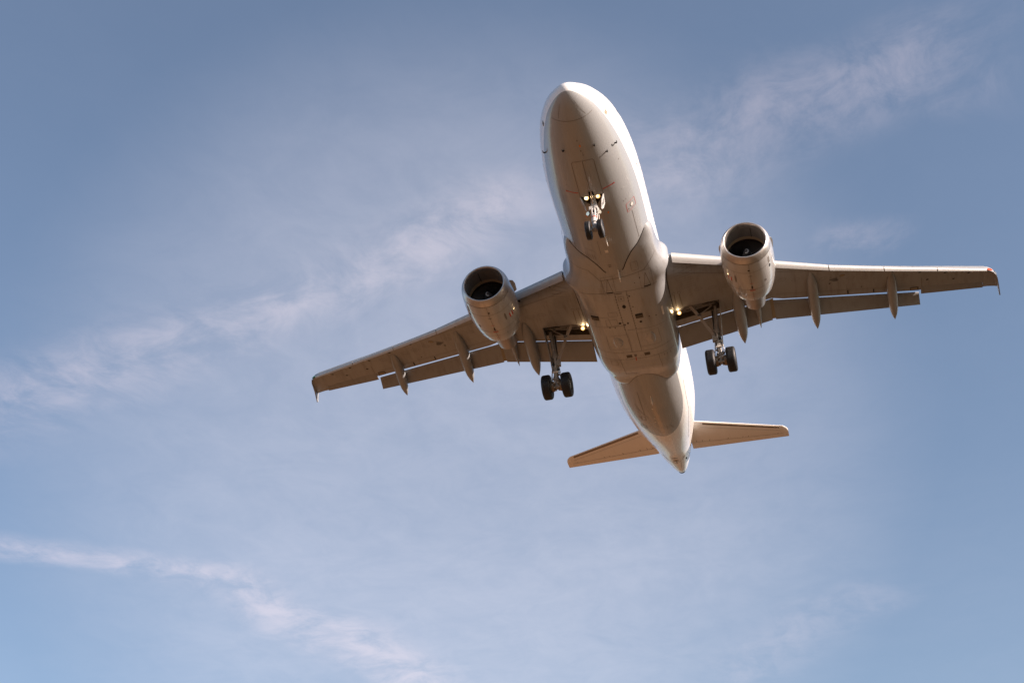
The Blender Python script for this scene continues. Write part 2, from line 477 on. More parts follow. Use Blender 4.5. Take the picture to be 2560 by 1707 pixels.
_sx = [math.sqrt(s[0]) if s[0] < 1 else s[0] for s in ST]


def _u(x): return math.sqrt(x) if x < 1 else x
_ux = np.linspace(0, 33.84, 6000)
_ft = [np.array([pchip(_sx, [s[k] for s in ST], u) for u in _ux]) for k in (1, 2, 3)]
def fdim(x):
    u = _u(x)
    return [float(np.interp(u, _ux, t)) for t in _ft]
def fus_pt(x, a):
    """a = angle round the body from the keel, to starboard"""
    t, b, w = fdim(x); zc, h = (t + b) / 2, (t - b) / 2
    return Vector((x, w * math.sin(a), zc - h * math.cos(a)))
def fus_low(x, y):
    t, b, w = fdim(x); zc, h = (t + b) / 2, (t - b) / 2
    return zc - h * math.sqrt(max(0.0, 1 - min(1, (y / max(w, 1e-3)) ** 2)))


BF = [  # belly fairing: x, half-width, bottom
    (8.6, 1.70, -1.30), (8.9, 1.88, -1.56), (9.05, 1.92, -1.665), (9.3, 1.955, -1.86), (9.8, 1.985, -1.985), (10.3, 2.03, -2.04), (10.6, 2.12, -2.09), (10.85, 2.30, -2.15), (11.02, 2.35, -2.21), (11.35, 2.22, -2.30), (12.0, 2.08, -2.40),
    (13.0, 2.05, -2.45), (14.5, 2.05, -2.46), (16.0, 2.05, -2.45), (17.0, 2.02, -2.40), (17.8, 1.95, -2.29), (18.4, 1.86, -2.14), (18.7, 1.80, -2.06), (19.0, 1.74, -1.99), (19.3, 1.66, -1.93), (19.6, 1.55, -1.86), (19.8, 1.44, -1.78), (20.0, 1.28, -1.62), (20.15, 1.05, -1.40)]
BZ = -0.9
def bexp(x): return float(np.interp(x, [10.0, 11.2, 14.0, 16.5, 18.7, 19.6], [2.8, 3.2, 3.2, 3.1, 4.0, 5.0]))
_bx = np.linspace(8.6, 20.15, 1600)
_bt = [np.array([pchip([b[0] for b in BF], [b[k] for b in BF], u) for u in _bx]) for k in (1, 2)]
def bdim(x): return float(np.interp(x, _bx, _bt[0])), float(np.interp(x, _bx, _bt[1]))
def belly_low(x, y):
    if x < 8.6 or x > 20.15: return 9.0
    w, zb = bdim(x); h = BZ - zb
    if abs(y) >= w: return 9.0
    BN = bexp(x)
    return BZ - h * (1 - abs(y / w) ** BN) ** (1 / BN)
def belly_pt(x, a):
    w, zb = bdim(x); s, c = math.sin(a), math.cos(a); e = 2 / bexp(x)
    h = (BZ - zb) if c > 0 else 0.75
    return Vector((x, w * math.copysign(abs(s) ** e, s), BZ - h * math.copysign(abs(c) ** e, c)))


def normal_of(zf, x, y):
    e = 0.01
    dzx = (zf(x + e, y) - zf(x - e, y)) / (2 * e); dzy = (zf(x, y + e) - zf(x, y - e)) / (2 * e)
    return Vector((dzx, dzy, -1)).normalized()
def dense(path, step=0.12):
    out = [Vector(path[0])]
    for a, b in zip(path, path[1:]):
        a, b = Vector(a), Vector(b); n = max(1, int((b - a).length / step))
        out += [a + (b - a) * (i / n) for i in range(1, n + 1)]
    return out
def ribbon(mb, zf, path, w, key, off=0.005, step=0.12):
    """thin line laid on the underside of a surface z = zf(x, y)"""
    p = dense([(q[0], q[1], 0) for q in path], step)
    P3 = [Vector((q.x, q.y, zf(q.x, q.y))) for q in p]; L = []
    for i, q in enumerate(P3):
        nrm = normal_of(zf, q.x, q.y); d = (P3[min(i + 1, len(P3) - 1)] - P3[max(i - 1, 0)]).normalized()
        sd = d.cross(nrm).normalized() * (w / 2)
        L.append((q + nrm * off - sd, q + nrm * off + sd))
    b = mb.add([c for pair in L for c in pair])
    for i in range(len(L) - 1): mb.face((b + 2 * i, b + 2 * i + 1, b + 2 * i + 3, b + 2 * i + 2), key)
def spot(mb, zf, x, y, rx, ry, key, off=0.006, n=14):
    c = Vector((x, y, zf(x, y))); nr = normal_of(zf, x, y); u = Vector((1, 0, 0)); u = (u - nr * u.dot(nr)).normalized(); v = nr.cross(u)
    b = mb.add([c + nr * off + u * rx * math.cos(t) + v * ry * math.sin(t) for t in [2 * math.pi * k / n for k in range(n)]]); mb.face(range(b, b + n), key)
def patch(mb, zf, x0, x1, y0, y1, key, off=0.006, n=4):
    g = [[None] * (n + 1) for _ in range(n + 1)]
    for i in range(n + 1):
        for j in range(n + 1):
            x = x0 + (x1 - x0) * i / n; y = y0 + (y1 - y0) * j / n
            g[i][j] = Vector((x, y, zf(x, y))) + normal_of(zf, x, y) * off
    b = mb.add([q for r in g for q in r])
    for i in range(n):
        for j in range(n): mb.face((b + i * (n + 1) + j, b + i * (n + 1) + j + 1, b + (i + 1) * (n + 1) + j + 1, b + (i + 1) * (n + 1) + j), key)
def rect(mb, zf, x0, x1, y0, y1, w, key): ribbon(mb, zf, [(x0, y0), (x1, y0), (x1, y1), (x0, y1), (x0, y0)], w, key)


def build_fuselage():
    q = MB()
    xs = [0.0015, .012, .03, .06, .1, .15, .22, .3, .4, .5, .62, .75, .9] + list(np.arange(1.1, 8.0, .2)) + list(np.arange(8.0, 20.5, .5)) + list(np.arange(20.6, 33.8, .3)) + [33.84]
    N = 112
    rings = [[fus_pt(x, 2 * math.pi * k / N) for k in range(N)] for x in xs]
    q.loft(rings, 'fus'); q.mi('dark'); q.mi('bay')
    o = q.build('fuselage', plane, angle=35)
    # wheel bay: cut out of the skin
    cut = MB(); cut.mi('fus'); cut.mi('dark'); cut.mi('bay')
    poly = [(5.03, -.47), (5.12, -.47), (5.58, -.12), (5.64, 0), (5.58, .12), (5.12, .47), (5.03, .47)]
    cut.loft([[(x, y, -2.4) for x, y in poly], [(x, y, -1.55) for x, y in poly]], 'bay')
    poly = [(4.70, -.10), (5.02, -.10), (5.02, .10), (4.70, .10)]
    cut.loft([[(x, y, -2.4) for x, y in poly], [(x, y, -1.6) for x, y in poly]], 'dark')
    c = cut.build('cutter', smooth=False)
    c.parent = plane
    mod = o.modifiers.new('cut', 'BOOLEAN'); mod.operation = 'DIFFERENCE'; mod.object = c; mod.solver = 'EXACT'
    dg = bpy.context.evaluated_depsgraph_get(); dg.update()
    me = bpy.data.meshes.new_from_object(o.evaluated_get(dg)); o.modifiers.clear(); o.data = me
    me.set_sharp_from_angle(angle=rad(35))
    cm = c.data; bpy.data.objects.remove(c); bpy.data.meshes.remove(cm)
    o['label'] = 'glossy white fuselage with light grey belly'
    return o


fus = build_fuselage()


def build_fuselage_marks():
    q = MB(); Z = fus_low
    ribbon(q, Z, [(1.08, y) for y in np.linspace(-1.0 * .8, .8, 25)], .022, 'line')              # radome joint
    ribbon(q, Z, [(.42, .35), (1.0, .52)], .015, 'line'); ribbon(q, Z, [(.35, -.22), (1.0, -.55)], .015, 'line')
    for s in (-1, 1):                                                                           # closed nose-wheel doors
        ribbon(q, Z, [(5.0, .47 * s), (3.12, .45 * s), (3.03, .40 * s), (2.99, .02 * s)], .028, 'line')
        ribbon(q, Z, [(4.79, .50 * s), (4.78, .95 * s)], .045, 'red'); spot(q, Z, 4.78, .97 * s, .04, .03, 'red', .009)
    ribbon(q, Z, [(2.99, 0), (4.7, 0)], .025, 'line')
    for s in (-1, 1):                                                                           # seams where the body meets the belly fairing
        ribbon(q, Z, [(7.0, 1.37 * s), (8.85, 1.37 * s)], .018, 'line')
    ribbon(q, Z, [(7.3, .95), (7.33, .4)], .016, 'line'); ribbon(q, Z, [(8.6, .95), (8.75, .55)], .016, 'line'); ribbon(q, Z, [(8.0, .33), (9.0, .33)], .016, 'line')
    for x, y in ((6.25, .44), (6.25, -.46), (2.25, -.06)): spot(q, Z, x, y, .065, .03, 'orange', .012)
    for x, y, r in ((1.98, .0, .03), (2.5, -.05, .04), (2.62, -.1, .025), (2.72, -.1, .03), (3.9, -1.35, .03), (3.5, .45, .02), (4.4, .9, .02), (5.4, -1.2, .02), (8.3, -.02, .02), (8.4, .06, .02)): spot(q, Z, x, y, r, r * .7, 'line')
    # service panel outlined in red on the port flank
    rp = [(6.42, -1.20), (6.42, -1.56), (6.88, -1.56), (6.92, -1.20), (6.42, -1.20)]
    ribbon(q, Z, rp, .018, 'red'); spot(q, Z, 6.66, -1.42, .13, .10, 'line', .007); spot(q, Z, 6.66, -1.42, .10, .075, 'pale', .010); spot(q, Z, 6.78, -1.27, .03, .04, 'line')
    for y in (-1.15, -1.25): spot(q, Z, 6.1, y, .04, .012, 'line')
    patch(q, Z, 8.66, 8.86, -.01, .13, 'pale')                                                   # antenna pads on the keel
    patch(q, Z, 9.72, 9.76, .03, .19, 'line'); patch(q, Z, 9.83, 9.89, .05, .17, 'line')
    for k in range(5): ribbon(q, Z, [(8.9 + .03 * k, 1.0 - .09 * k), (9.25 + .03 * k, .97 - .09 * k)], .018, 'line')
    # aft body
    ribbon(q, Z, [(20.3, .62), (22.7, .60)], .028, 'line'); ribbon(q, Z, [(21.6, .95), (22.4, .72), (23.0, .45)], .018, 'line')
    for x in (22.0, 22.35, 22.7, 23.0): ribbon(q, Z, [(x, .95), (x + .28, .80)], .03, 'line')
    rect(q, Z, 22.9, 23.35, .62, .82, .03, 'line')
    ribbon(q, Z, [(24.35, -.5), (24.35, -.28), (24.8, -.28)], .035, 'line'); ribbon(q, Z, [(24.35, -.5), (24.75, -.56)], .02, 'line')
    rect(q, Z, 24.1, 24.5, .72, .98, .03, 'line')
    for x, y in ((21.35, .07), (21.95, .12), (23.0, .16), (23.45, .18)): spot(q, Z, x, y, .055, .045, 'pale', .012)
    for s in (-1, 1): ribbon(q, Z, [(21.0, 1.62 * s), (24.0, 1.50 * s), (28.0, 1.02 * s)], .016, 'line')
    ribbon(q, Z, [(30.0, .62), (31.0, .40), (31.55, .03), (31.1, -.30), (30.6, -.52)], .03, 'line')
    rect(q, Z, 30.8, 31.15, -.10, .16, .025, 'line'); patch(q, Z, 30.86, 31.10, -.06, .12, 'tan', .008); patch(q, Z, 30.42, 30.50, -.12, .20, 'dark', .012)
    ribbon(q, Z, [(31.2, .02), (31.5, .02)], .05, 'line'); ribbon(q, Z, [(31.5, .25), (32.8, .12)], .016, 'line'); ribbon(q, Z, [(31.5, -.2), (32.8, -.08)], .016, 'line')
    patch(q, Z, 31.15, 31.5, -.56, -.5, 'dark', .01)
    ribbon(q, Z, [(28.2, .86), (28.7, .80)], .05, 'red'); ribbon(q, Z, [(28.05, .90), (28.25, .86)], .06, 'line')
    absorb(fus, q)
    # flank panels that follow the side of the body
    q = MB()
    def side(path, w, key, off=.006):
        pts = [(fus_pt(x, a), x, a) for x, a in path]; L = []
        for i, (p, x, a) in enumerate(pts):
            d = (pts[min(i + 1, len(pts) - 1)][0] - pts[max(i - 1, 0)][0]).normalized()
            t = fus_pt(x, a + .01) - fus_pt(x, a - .01); tx = fus_pt(x + .02, a) - fus_pt(x - .02, a); n = tx.cross(t).normalized()
            if n.y * p.y + n.z * (p.z) < 0: n = -n
            sd = d.cross(n).normalized() * w / 2
            L.append((p + n * off - sd, p + n * off + sd))
        b = q.add([c for pr in L for c in pr])
        for i in range(len(L) - 1): q.face((b + 2 * i, b + 2 * i + 1, b + 2 * i + 3, b + 2 * i + 2), key)
    for s in (-1, 1):
        dr = [(4.6, 1.42), (4.6, 1.75), (4.6, 2.05)], [(5.42, 1.42), (5.42, 1.75), (5.42, 2.05)], [(4.6, 1.42), (5.0, 1.40), (5.42, 1.42)]
        for pth in dr: side([(x, a * s) for x, a in pth], .03, 'line')
        side([(5.35, 1.37 * s), (5.65, 1.37 * s)], .05, 'line')
        for pth in ([(25.3, 1.5), (25.3, 1.9)], [(26.1, 1.5), (26.1, 1.9)], [(25.3, 1.5), (26.1, 1.5)]): side([(x, a * s) for x, a in pth], .03, 'line')
        side([(26.0, 1.42 * s), (26.35, 1.42 * s)], .06, 'line')
        side([(1.68, 1.30 * s), (1.86, 1.30 * s)], .17, 'tan' if s < 0 else 'line')
    absorb(fus, q)
    for s in (-1, 1):                                                # cockpit side windows
        for x0, x1, a0, a1 in ((2.15, 2.55, 2.55, 3.02), (2.35, 2.95, 2.08, 2.48), (2.98, 3.45, 1.88, 2.22)):
            q = MB(); n = 5; g = []
            for i in range(n):
                for j in range(n):
                    x = x0 + (x1 - x0) * i / (n - 1); a = (a0 + (a1 - a0) * j / (n - 1)) * s; p = fus_pt(x, a)
                    g.append(p + Vector((-.1, p.y * .4, p.z * .4)).normalized() * .008)
            b = q.add(g)
            for i in range(n - 1):
                for j in range(n - 1): q.face((b + i * n + j, b + i * n + j + 1, b + (i + 1) * n + j + 1, b + (i + 1) * n + j), 'glass')
            q.build('cockpit_window', fus)
    q = MB(); q.add([(.115 * math.copysign(abs(math.cos(t)) ** .7, math.cos(t)), 0, .165 * math.copysign(abs(math.sin(t)) ** .7, math.sin(t))) for t in [2 * math.pi * k / 16 for k in range(16)]]); q.face(range(16), 'glass')
    w0 = q.build('cabin_window', fus, smooth=False, fix=False)      # the cabin windows, one row on each side
    for s in (-1, 1):
        for k in range(34):
            x = 6.35 + .533 * k; a = 1.79; p = fus_pt(x, a); n = Vector((0, p.y, p.z * .9)).normalized()
            o = w0 if (s == -1 and k == 0) else w0.copy()
            if o is not w0: COL.objects.link(o); o.parent = fus
            o.location = (x, (p.y + n.y * .006) * s, p.z + n.z * .006); o.rotation_euler = (-math.atan2(n.z, n.y) * -s if s > 0 else -math.atan2(n.z, n.y), 0, 0)
    pr = [(3.15, 1.46, 1), (2.46, .62, 1), (2.44, -.59, 1), (3.06, -.98, 1), (3.11, -1.35, 1)]
    for x, y, _ in pr:                                               # air-data probes
        q = MB(); z = fus_low(x, y); n = normal_of(fus_low, x, y); p = Vector((x, y, z))
        q.tube([p - n * .02, p + n * .07, p + n * .10 + Vector((-.05, 0, 0)), p + n * .10 + Vector((-.16, 0, 0))], [.035, .028, .022, .012], 'seal', 8)
        q.build('probe', fus)
    for x, y, l, h in ((10.15, -.18, .5, .26), (7.72, -.08, .32, .22), (20.6, .03, .6, .16)):
        q = MB(); z = fus_low(x, y) if x < 10 or x > 19 else min(fus_low(x, y), belly_low(x, y))
        q.slab([(x, y, z + .03), (x + l, y, z + .03), (x + l + .12, y, z - h), (x + l - .14, y, z - h)], (0, .035, 0), 'pale')
        q.build('blade_antenna', fus)
    q = MB(); q.lathe((33.80, 0, 1.04), (1, 0, .12), [(0, .235), (.10, .225), (.17, .20), (.17, .16), (.04, .14), (.04, 0)], 'dark', 20)
    q.build('exhaust_pipe', fus)


build_fuselage_marks()

# --- belly fairing ---------------------------------------------------
def build_belly():
    q = MB(); N = 96
    xs = list(np.arange(8.6, 12.0, .12)) + list(np.arange(12.0, 17.0, .3)) + list(np.arange(17.0, 20.15, .09)) + [20.15]
    q.loft([[belly_pt(x, 2 * math.pi * k / N) for k in range(N)] for x in xs], 'belly')
    o = q.build('belly_fairing', plane, angle=40)
    # dark seams where it meets the round body
    q = MB(); Z = lambda x, y: min(fus_low(x, y), belly_low(x, y))
    for s in (-1, 1):
        pts = []
        for yy in np.linspace(.36, 1.72, 30):
            xs = np.linspace(8.7, 11.2, 500); d = [belly_low(x, yy) - fus_low(x, yy) for x in xs]
            for i in range(len(d) - 1):
                if d[i] > 0 >= d[i + 1]: pts.append((xs[i], yy * s)); break
        if len(pts) > 2: ribbon(q, Z, pts, .045, 'seal', .010, .2)
        pts = []
        for yy in np.linspace(.0, 1.35, 28):
            xs = np.linspace(20.3, 17.5, 500); d = [belly_low(x, yy) - fus_low(x, yy) for x in xs]
            for i in range(len(d) - 1):
                if d[i] > 0 >= d[i + 1]: pts.append((xs[i], yy * s)); break
        if len(pts) > 2: ribbon(q, Z, pts, .03, 'line', .008, .2)
    B = Z
    L = 'line'
    ribbon(q, B, [(9.45, 2.05), (9.87, 1.51), (10.05, 1.1), (10.72, .71), (10.72, .3)], .02, L); ribbon(q, B, [(10.72, .3), (10.68, -.42), (10.55, -1.26), (10.0, -1.85)], .022, L)
    ribbon(q, B, [(11.35, 1.75), (11.45, .19), (11.48, -1.14), (11.44, -1.7)], .02, L)
    ribbon(q, B, [(10.72, .66), (11.45, .60)], .016, L)
    for y in (.22, -.30): ribbon(q, B, [(11.47, y), (16.1, y * .85)], .02, L)
    for k in range(14):
        for y in (.22, -.30): spot(q, B, 11.7 + k * .19, y, .022, .022, 'seal')
    ribbon(q, B, [(13.84, 1.75), (13.86, .11)], .018, L); ribbon(q, B, [(14.25, .1), (14.28, -.17), (14.38, -1.6)], .018, L); ribbon(q, B, [(13.1, 1.7), (13.1, .8), (13.75, .75)], .014, L)
    ribbon(q, B, [(15.85, 1.80), (16.02, .83), (16.09, 0), (16.12, -.73), (15.98, -1.75)], .02, L); ribbon(q, B, [(16.55, 1.75), (16.70, .33), (16.72, -.5), (16.60, -1.75)], .02, L)
    ribbon(q, B, [(16.65, .85), (18.3, .80)], .02, L); ribbon(q, B, [(16.65, -.95), (18.1, -.98)], .02, L); ribbon(q, B, [(18.1, 1.2), (18.35, .3)], .018, L)
    rect(q, B, 16.75, 17.15, 1.0, 1.3, .016, L)
    for y in (-1.2, -1.35, -1.5): ribbon(q, B, [(16.75, y), (16.95, y)], .02, L)
    rect(q, B, 9.95, 10.45, -1.05, -.75, .016, L)
    rect(q, B, 12.75, 13.05, .35, .75, .014, L); rect(q, B, 13.3, 13.8, .45, .95, .014, L); rect(q, B, 11.75, 12.05, -.12, .12, .014, L)
    ribbon(q, B, [(11.55, -.1), (11.55, .18)], .05, L)
    for (x0, y0, x1, ya, yb) in ((10.68, .39, 11.42, .55, .26), (10.72, -1.28, 11.42, -1.12, -1.42)):      # flush air inlets
        ribbon(q, B, [(x0, y0), (x1, ya)], .022, L); ribbon(q, B, [(x0, y0), (x1, yb)], .022, L); ribbon(q, B, [(x1, ya), (x1 + .01, yb)], .06, 'dark', .008)
        rect(q, B, x0 - .12, x1 + .1, min(ya, yb) - .12, max(ya, yb) + .12, .012, L)
    spot(q, B, 12.45, -.04, .13, .08, 'dark', .007)
    spot(q, B, 13.64, .35, .07, .06, 'dark'); spot(q, B, 13.76, -.58, .07, .06, 'dark')
    for x, y, r in ((11.9, 0, .03), (11.8, -.38, .04), (12.55, -.42, .03), (13.8, .15, .04), (13.72, .0, .05), (13.95, .62, .03), (13.9, .85, .03), (13.5, -1.0, .03), (13.6, -1.3, .03), (10.9, -1.0, .025), (11.1, -.75, .02), (16.5, -.15, .02), (16.5, -.25, .02)): spot(q, B, x, y, r * 1.4, r * .8, 'seal')
    for x, y in ((13.15, 1.38), (13.30, -.58)):                                                             # recessed outlets
        patch(q, B, x - .17, x + .17, y - .17, y + .17, 'bay', .007); patch(q, B, x - .17, x - .06, y - .17, y + .17, 'dark', .010)
    for y in (.38, -.46): patch(q, B, 16.30, 16.54, y - .13, y + .13, 'bay', .008)
    patch(q, B, 16.32, 16.50, .03, .15, 'line', .008); ribbon(q, B, [(16.55, .10), (16.90, .12)], .04, 'red', .009)
    patch(q, B, 13.2, 13.85, -1.66, -1.58, 'pale', .008)
    rect(q, B, 14.6, 15.75, .15, 1.15, .012, L); rect(q, B, 14.6, 15.75, -1.25, -.25, .012, L)
    absorb(o, q)
    q = MB(); q.lathe((12.45, -.04, belly_low(12.45, -.04) + .02), (0, 0, -1), [(0, .07), (.05, .065), (.09, .04), (.10, 0)], 'red', 14)
    q.build('beacon_light', o)
    for s, (x, y) in ((1, (15.15, .66)), (-1, (15.15, -.80))):                                              # bulged scallops over the wheel wells
        q = MB(); n = 14; z0 = belly_low(x, y); ring = []
        for i in range(6):
            t = i / 5; rr = math.cos(t * math.pi / 2)
            ring.append([(x + .44 * rr * math.cos(a) * 1.0, y + s * (.22 * rr * math.sin(a) + .06 * math.cos(a) ** 2), z0 + .012 - .075 * math.sin(t * math.pi / 2)) for a in [2 * math.pi * k / 24 for k in range(24)]])
        q.loft(ring, 'belly'); q.build('wheel_blister', o)
    return o


belly = build_belly()

# --- wings -------------------------------------------------------------
def zpl(y): return -1.41 + .168 * (y - 2.23)
SL = [(1.0, -.99), (2.45, -.91), (9.17, -.42), (11.65, -.10), (14.1, .25), (16.4, .59), (17.1, .72)]
def xle(y): return 11.25 + .5105 * (y - 2.45)          # leading edge of the drooped slats
def zsl(y): return interp(y, SL)
def sc(y): return float(np.interp(y, [2.45, 6.0, 10.0, 16.4], [1.0, .80, .55, .27]))
def xfl(y): return xle(y) + .30 * sc(y)                # fixed leading edge behind them
def zfl(y): return zsl(y) + .05 * sc(y) + .02
def xcove(y):
    if y < 6.5: return 16.08
    if y < 13.3: return 16.20 + .42 * (y - 6.5)
    if y < 16.36: return 18.85 + .41 * (y - 13.6)
    return 20.36 + .48 * (y - 16.36)
def xref(y):
    return xcove(y) if y < 13.3 else 19.06 + .425 * (y - 13.3)
def tw(y): return float(np.interp(y, [2, 9, 13.3, 17.05], [0, .02, .10, .10]))
def wlow(x, y):
    """underside of the wing"""
    a, b = xfl(y), xref(y); c = max(.3, b - a); t = min(1.2, max(0.0, (x - a) / c))
    base = zpl(y) + tw(y) * (t - .65)
    k = min(1.0, t / .16)
    return base + (zfl(y) - (zpl(y) + tw(y) * -.5)) * (1 - k) ** 2.2
def thick(y): return float(np.interp(y, [1.5, 6.5, 13.3, 16.4, 17.05], [.80, .52, .26, .17, .11]))


TL = [0, .008, .03, .07, .12, .20, .30]
def wing_section(y, bay=None, te=.10, tl2=(.45, .6, .75, .9, 1.0), xend=None):
    a, b = xfl(y), xend if xend else xcove(y); lo = []
    for t in TL: x = a + (b - a) * t; lo.append((x, y, wlow(x, y)))
    if bay is not None:
        f, r, dep = bay; f2 = f; xm = lo[-1][0]
        for x, dz in ((f, 0), (f + .004, dep), (r - .004, dep), (r, 0)): lo.append((x, y, wlow(x, y) + dz))
        lo.append(((r + b) / 2, y, wlow((r + b) / 2, y))); lo.append((b, y, wlow(b, y)))
    else:
        for t in tl2: x = a + (b - a) * t; lo.append((x, y, wlow(x, y)))
    up = []; th = thick(y); zl = zfl(y); ze = wlow(b, y)
    for t in (1.0, .9, .75, .6, .45, .3, .2, .12, .07, .03, .008):
        x = a + (b - a) * t
        cam = 2.969 * math.sqrt(t) - 1.26 * t - 3.516 * t**2 + 2.843 * t**3 - 1.015 * t**4
        up.append((x, y, max(zl + (ze - zl) * t + th * cam * .78 + te * t, wlow(x, y) + th * cam * .6 + te * t)))
    return lo + up


def fairing(mb, y, x0, x1, z1, w, depth):
    """canoe over a flap track"""
    rings = []; N = 20
    for t, ww, hh in ((0, .02, .02), (.03, .24, .16), (.08, .48, .36), (.16, .76, .64), (.28, .97, .90), (.45, 1, 1), (.6, 1, 1.0), (.72, .93, .90), (.82, .78, .72), (.90, .52, .46), (.96, .24, .2), (1.0, .02, .02)):
        x = x0 + (x1 - x0) * t; zt = zpl(y) + .01
        drop = 0 if t < .38 else (z1 - zt) * ((t - .38) / .62) ** 1.25
        zc = zt + drop - depth * .10 * hh
        h = depth * (.5 + .5 * min(1, t * 2)) * hh * .62 + .004
        rings.append([(x, y + w * ww * .5 * math.copysign(abs(math.sin(a)) ** .8, math.sin(a)), zc + h * (.35 if math.cos(a) > 0 else 1.0) * math.copysign(abs(math.cos(a)) ** .8, math.cos(a)) + 0) for a in [2 * math.pi * k / N for k in range(N)]])
    mb.loft(rings, 'wing')


def build_wing(s):
    side = 'right' if s > 0 else 'left'
    q = MB()
    f = lambda y: float(np.interp(y, [1.95, 2.35, 2.5, 2.7, 3.5, 4.1], [15.22, 15.0, 14.74, 14.73, 14.86, 14.98]))
    dep = .42
    secs = []
    for y, d in ((1.2, 0), (1.9, 0), (1.91, dep), (2.35, dep), (2.5, dep), (2.7, dep), (3.1, dep), (3.5, dep), (4.1, dep), (4.108, 0), (5.0, 0), (5.8, 0), (6.45, 0)):
        secs.append(wing_section(y, (f(y), 15.6, d)))
    nl = len(TL)
    def kf(i, j):
        return 'bay' if (nl <= j <= nl + 2 and 1 <= i <= 8) else 'wing'
    q.loft(secs, 'wing', keyf=kf)
    q.loft([wing_section(y) for y in np.linspace(6.45, 13.29, 14)], 'wing')
    q.loft([wing_section(y, te=.075) for y in np.linspace(13.29, 16.34, 7)], 'wing')
    base = wing_section(16.36, te=.03); a0, b0 = xfl(16.36), xcove(16.36); zA, zB = zfl(16.36), wlow(b0, 16.36); tip = []
    for y, xa, xb, k in ((16.345, a0, b0, 1), (16.56, 18.56, 20.40, .95), (16.76, 18.84, 20.47, .85), (16.90, 19.20, 20.53, .72), (17.0, 19.68, 20.58, .5), (17.05, 20.1, 20.61, .2)):
        z1, z2_ = float(np.interp(xa, [a0, 20.6], [zA, 1.06])), float(np.interp(y, [16.36, 17.05], [zB, 1.07]))
        tip.append([(xa + (xb - xa) * (x - a0) / (b0 - a0), y, z1 + (z2_ - z1) * (x - a0) / (b0 - a0) + k * (z - (zA + (zB - zA) * (x - a0) / (b0 - a0)))) for x, _, z in base])
    q.loft(tip, 'wing')
    # marks on the underside
    Z = wlow
    ribbon(q, Z, [(xfl(y) + .52 * (.6 + .4 * sc(y)), y) for y in np.linspace(2.6, 16.3, 30)], .022, 'line', .005, .5)
    ribbon(q, Z, [(xcove(y) - .42, y) for y in np.linspace(6.7, 13.1, 12)], .018, 'line', .005, .5)
    ribbon(q, Z, [(18.05, 13.42), (18.85, 13.42)], .03, 'line')
    for px, py in ((18.61, 15.64), (18.02, 14.53), (17.37, 13.33), (16.69, 12.09), (15.99, 10.83), (15.29, 9.58), (14.98, 9.05), (14.55, 8.26), (13.05, 5.35), (12.75, 4.75), (11.9, 3.2)):
        spot(q, Z, px + .14, py, .04, .07, 'dark', .007); spot(q, Z, px + .14, py + .20, .022, .07, 'pale', .008)
    for px, py, r in ((18.89, 14.93, .05), (18.31, 13.68, .055), (16.3, 9.15, .04), (17.3, 10.6, .03)): spot(q, Z, px, py, r, r * 1.2, 'dark', .007)
    q.build_marks = None
    spot(q, Z, 15.95, 9.75, .09, .14, 'line', .007); spot(q, Z, 15.95, 9.75, .07, .115, 'tan', .010)
    for k in range(4): ribbon(q, Z, [(16.02 + .07 * k, 9.15 + .06 * k), (16.02 + .07 * k, 9.5 + .02 * k)], .03, 'seal', .008)
    for yy in np.arange(3.3, 13.0, .62):
        if 5.2 < yy < 6.3: continue
        xm = xfl(yy) + .42 * (xcove(yy) - xfl(yy)); ribbon(q, Z, [(xm + .10 * math.cos(t), yy + .19 * math.sin(t)) for t in np.linspace(0, 2 * math.pi, 13)], .014, 'line', .004, 1)
    for cx, cy, x2, y2 in ((13.50, 2.2, 14.5, 2.19), (13.53, 2.43, 14.66, 2.45)):
        spot(q, Z, cx, cy, .10, .08, 'line', .006); spot(q, Z, cx, cy, .08, .06, 'wing', .009); ribbon(q, Z, [(cx + .05, cy), (x2, y2)], .045, 'line', .006)
    ribbon(q, Z, [(11.35, 2.27), (11.6, 2.15), (12.15, 2.05), (13.3, 2.03), (14.6, 2.03)], .05, 'seal', .008)
    for k in range(9): ribbon(q, Z, [(11.95 + k * .17, 2.35 + .02 * k), (11.95 + k * .17, 3.2)], .012, 'line', .004)
    # pocket at the end of the flap shroud, and short hinge links
    P = [(18.70, 13.27), (18.58, 12.86), (18.86, 12.86), (19.0, 13.27)]
    b = q.add([(x, y, wlow(x, y) - .007) for x, y in P]); q.face(range(b, b + 4), 'bay')
    P = [(18.76, 13.2), (18.66, 12.9), (18.82, 12.9), (18.92, 13.2)]
    b = q.add([(x, y, wlow(x, y) - .011) for x, y in P]); q.face(range(b, b + 4), 'tan')
    for yy in (11.15, 9.95):
        ribbon(q, Z, [(xcove(yy) - .36, yy), (xcove(yy) - .08, yy)], .06, 'dark', .008)
    o = q.build('wing', plane, s=s, angle=30, label='grey %s wing seen from below' % side, fix=True)

    # slats
    cuts = [2.45, 5.35, 6.15, 9.15, 9.19, 11.63, 11.67, 14.08, 14.12, 16.42]
    prof = [(.20, -.30, 1), (.12, -.22, 0), (.045, -.12, 0), (0, 0, 0), (.02, .08, 0), (.08, .16, 0), (.2, .25, 0), (.42, .33, 0), (.72, .37, 0), (.70, .35, 0), (.42, .27, 0), (.22, .12, 0), (.17, -.05, 0), (.205, -.27, 0)]
    for y0, y1 in zip(cuts[0::2], cuts[1::2]):
        q = MB(); rings = []
        for y in np.linspace(y0, y1, 5):
            k = sc(y); kz = k * (1.0 if y < 9 else 1.0)
            rings.append([(xle(y) + px * k, y, zsl(y) + pz * kz) for px, pz, _ in prof])
        q.loft(rings, 'slat'); q.build('slat', o, s=s, angle=50)

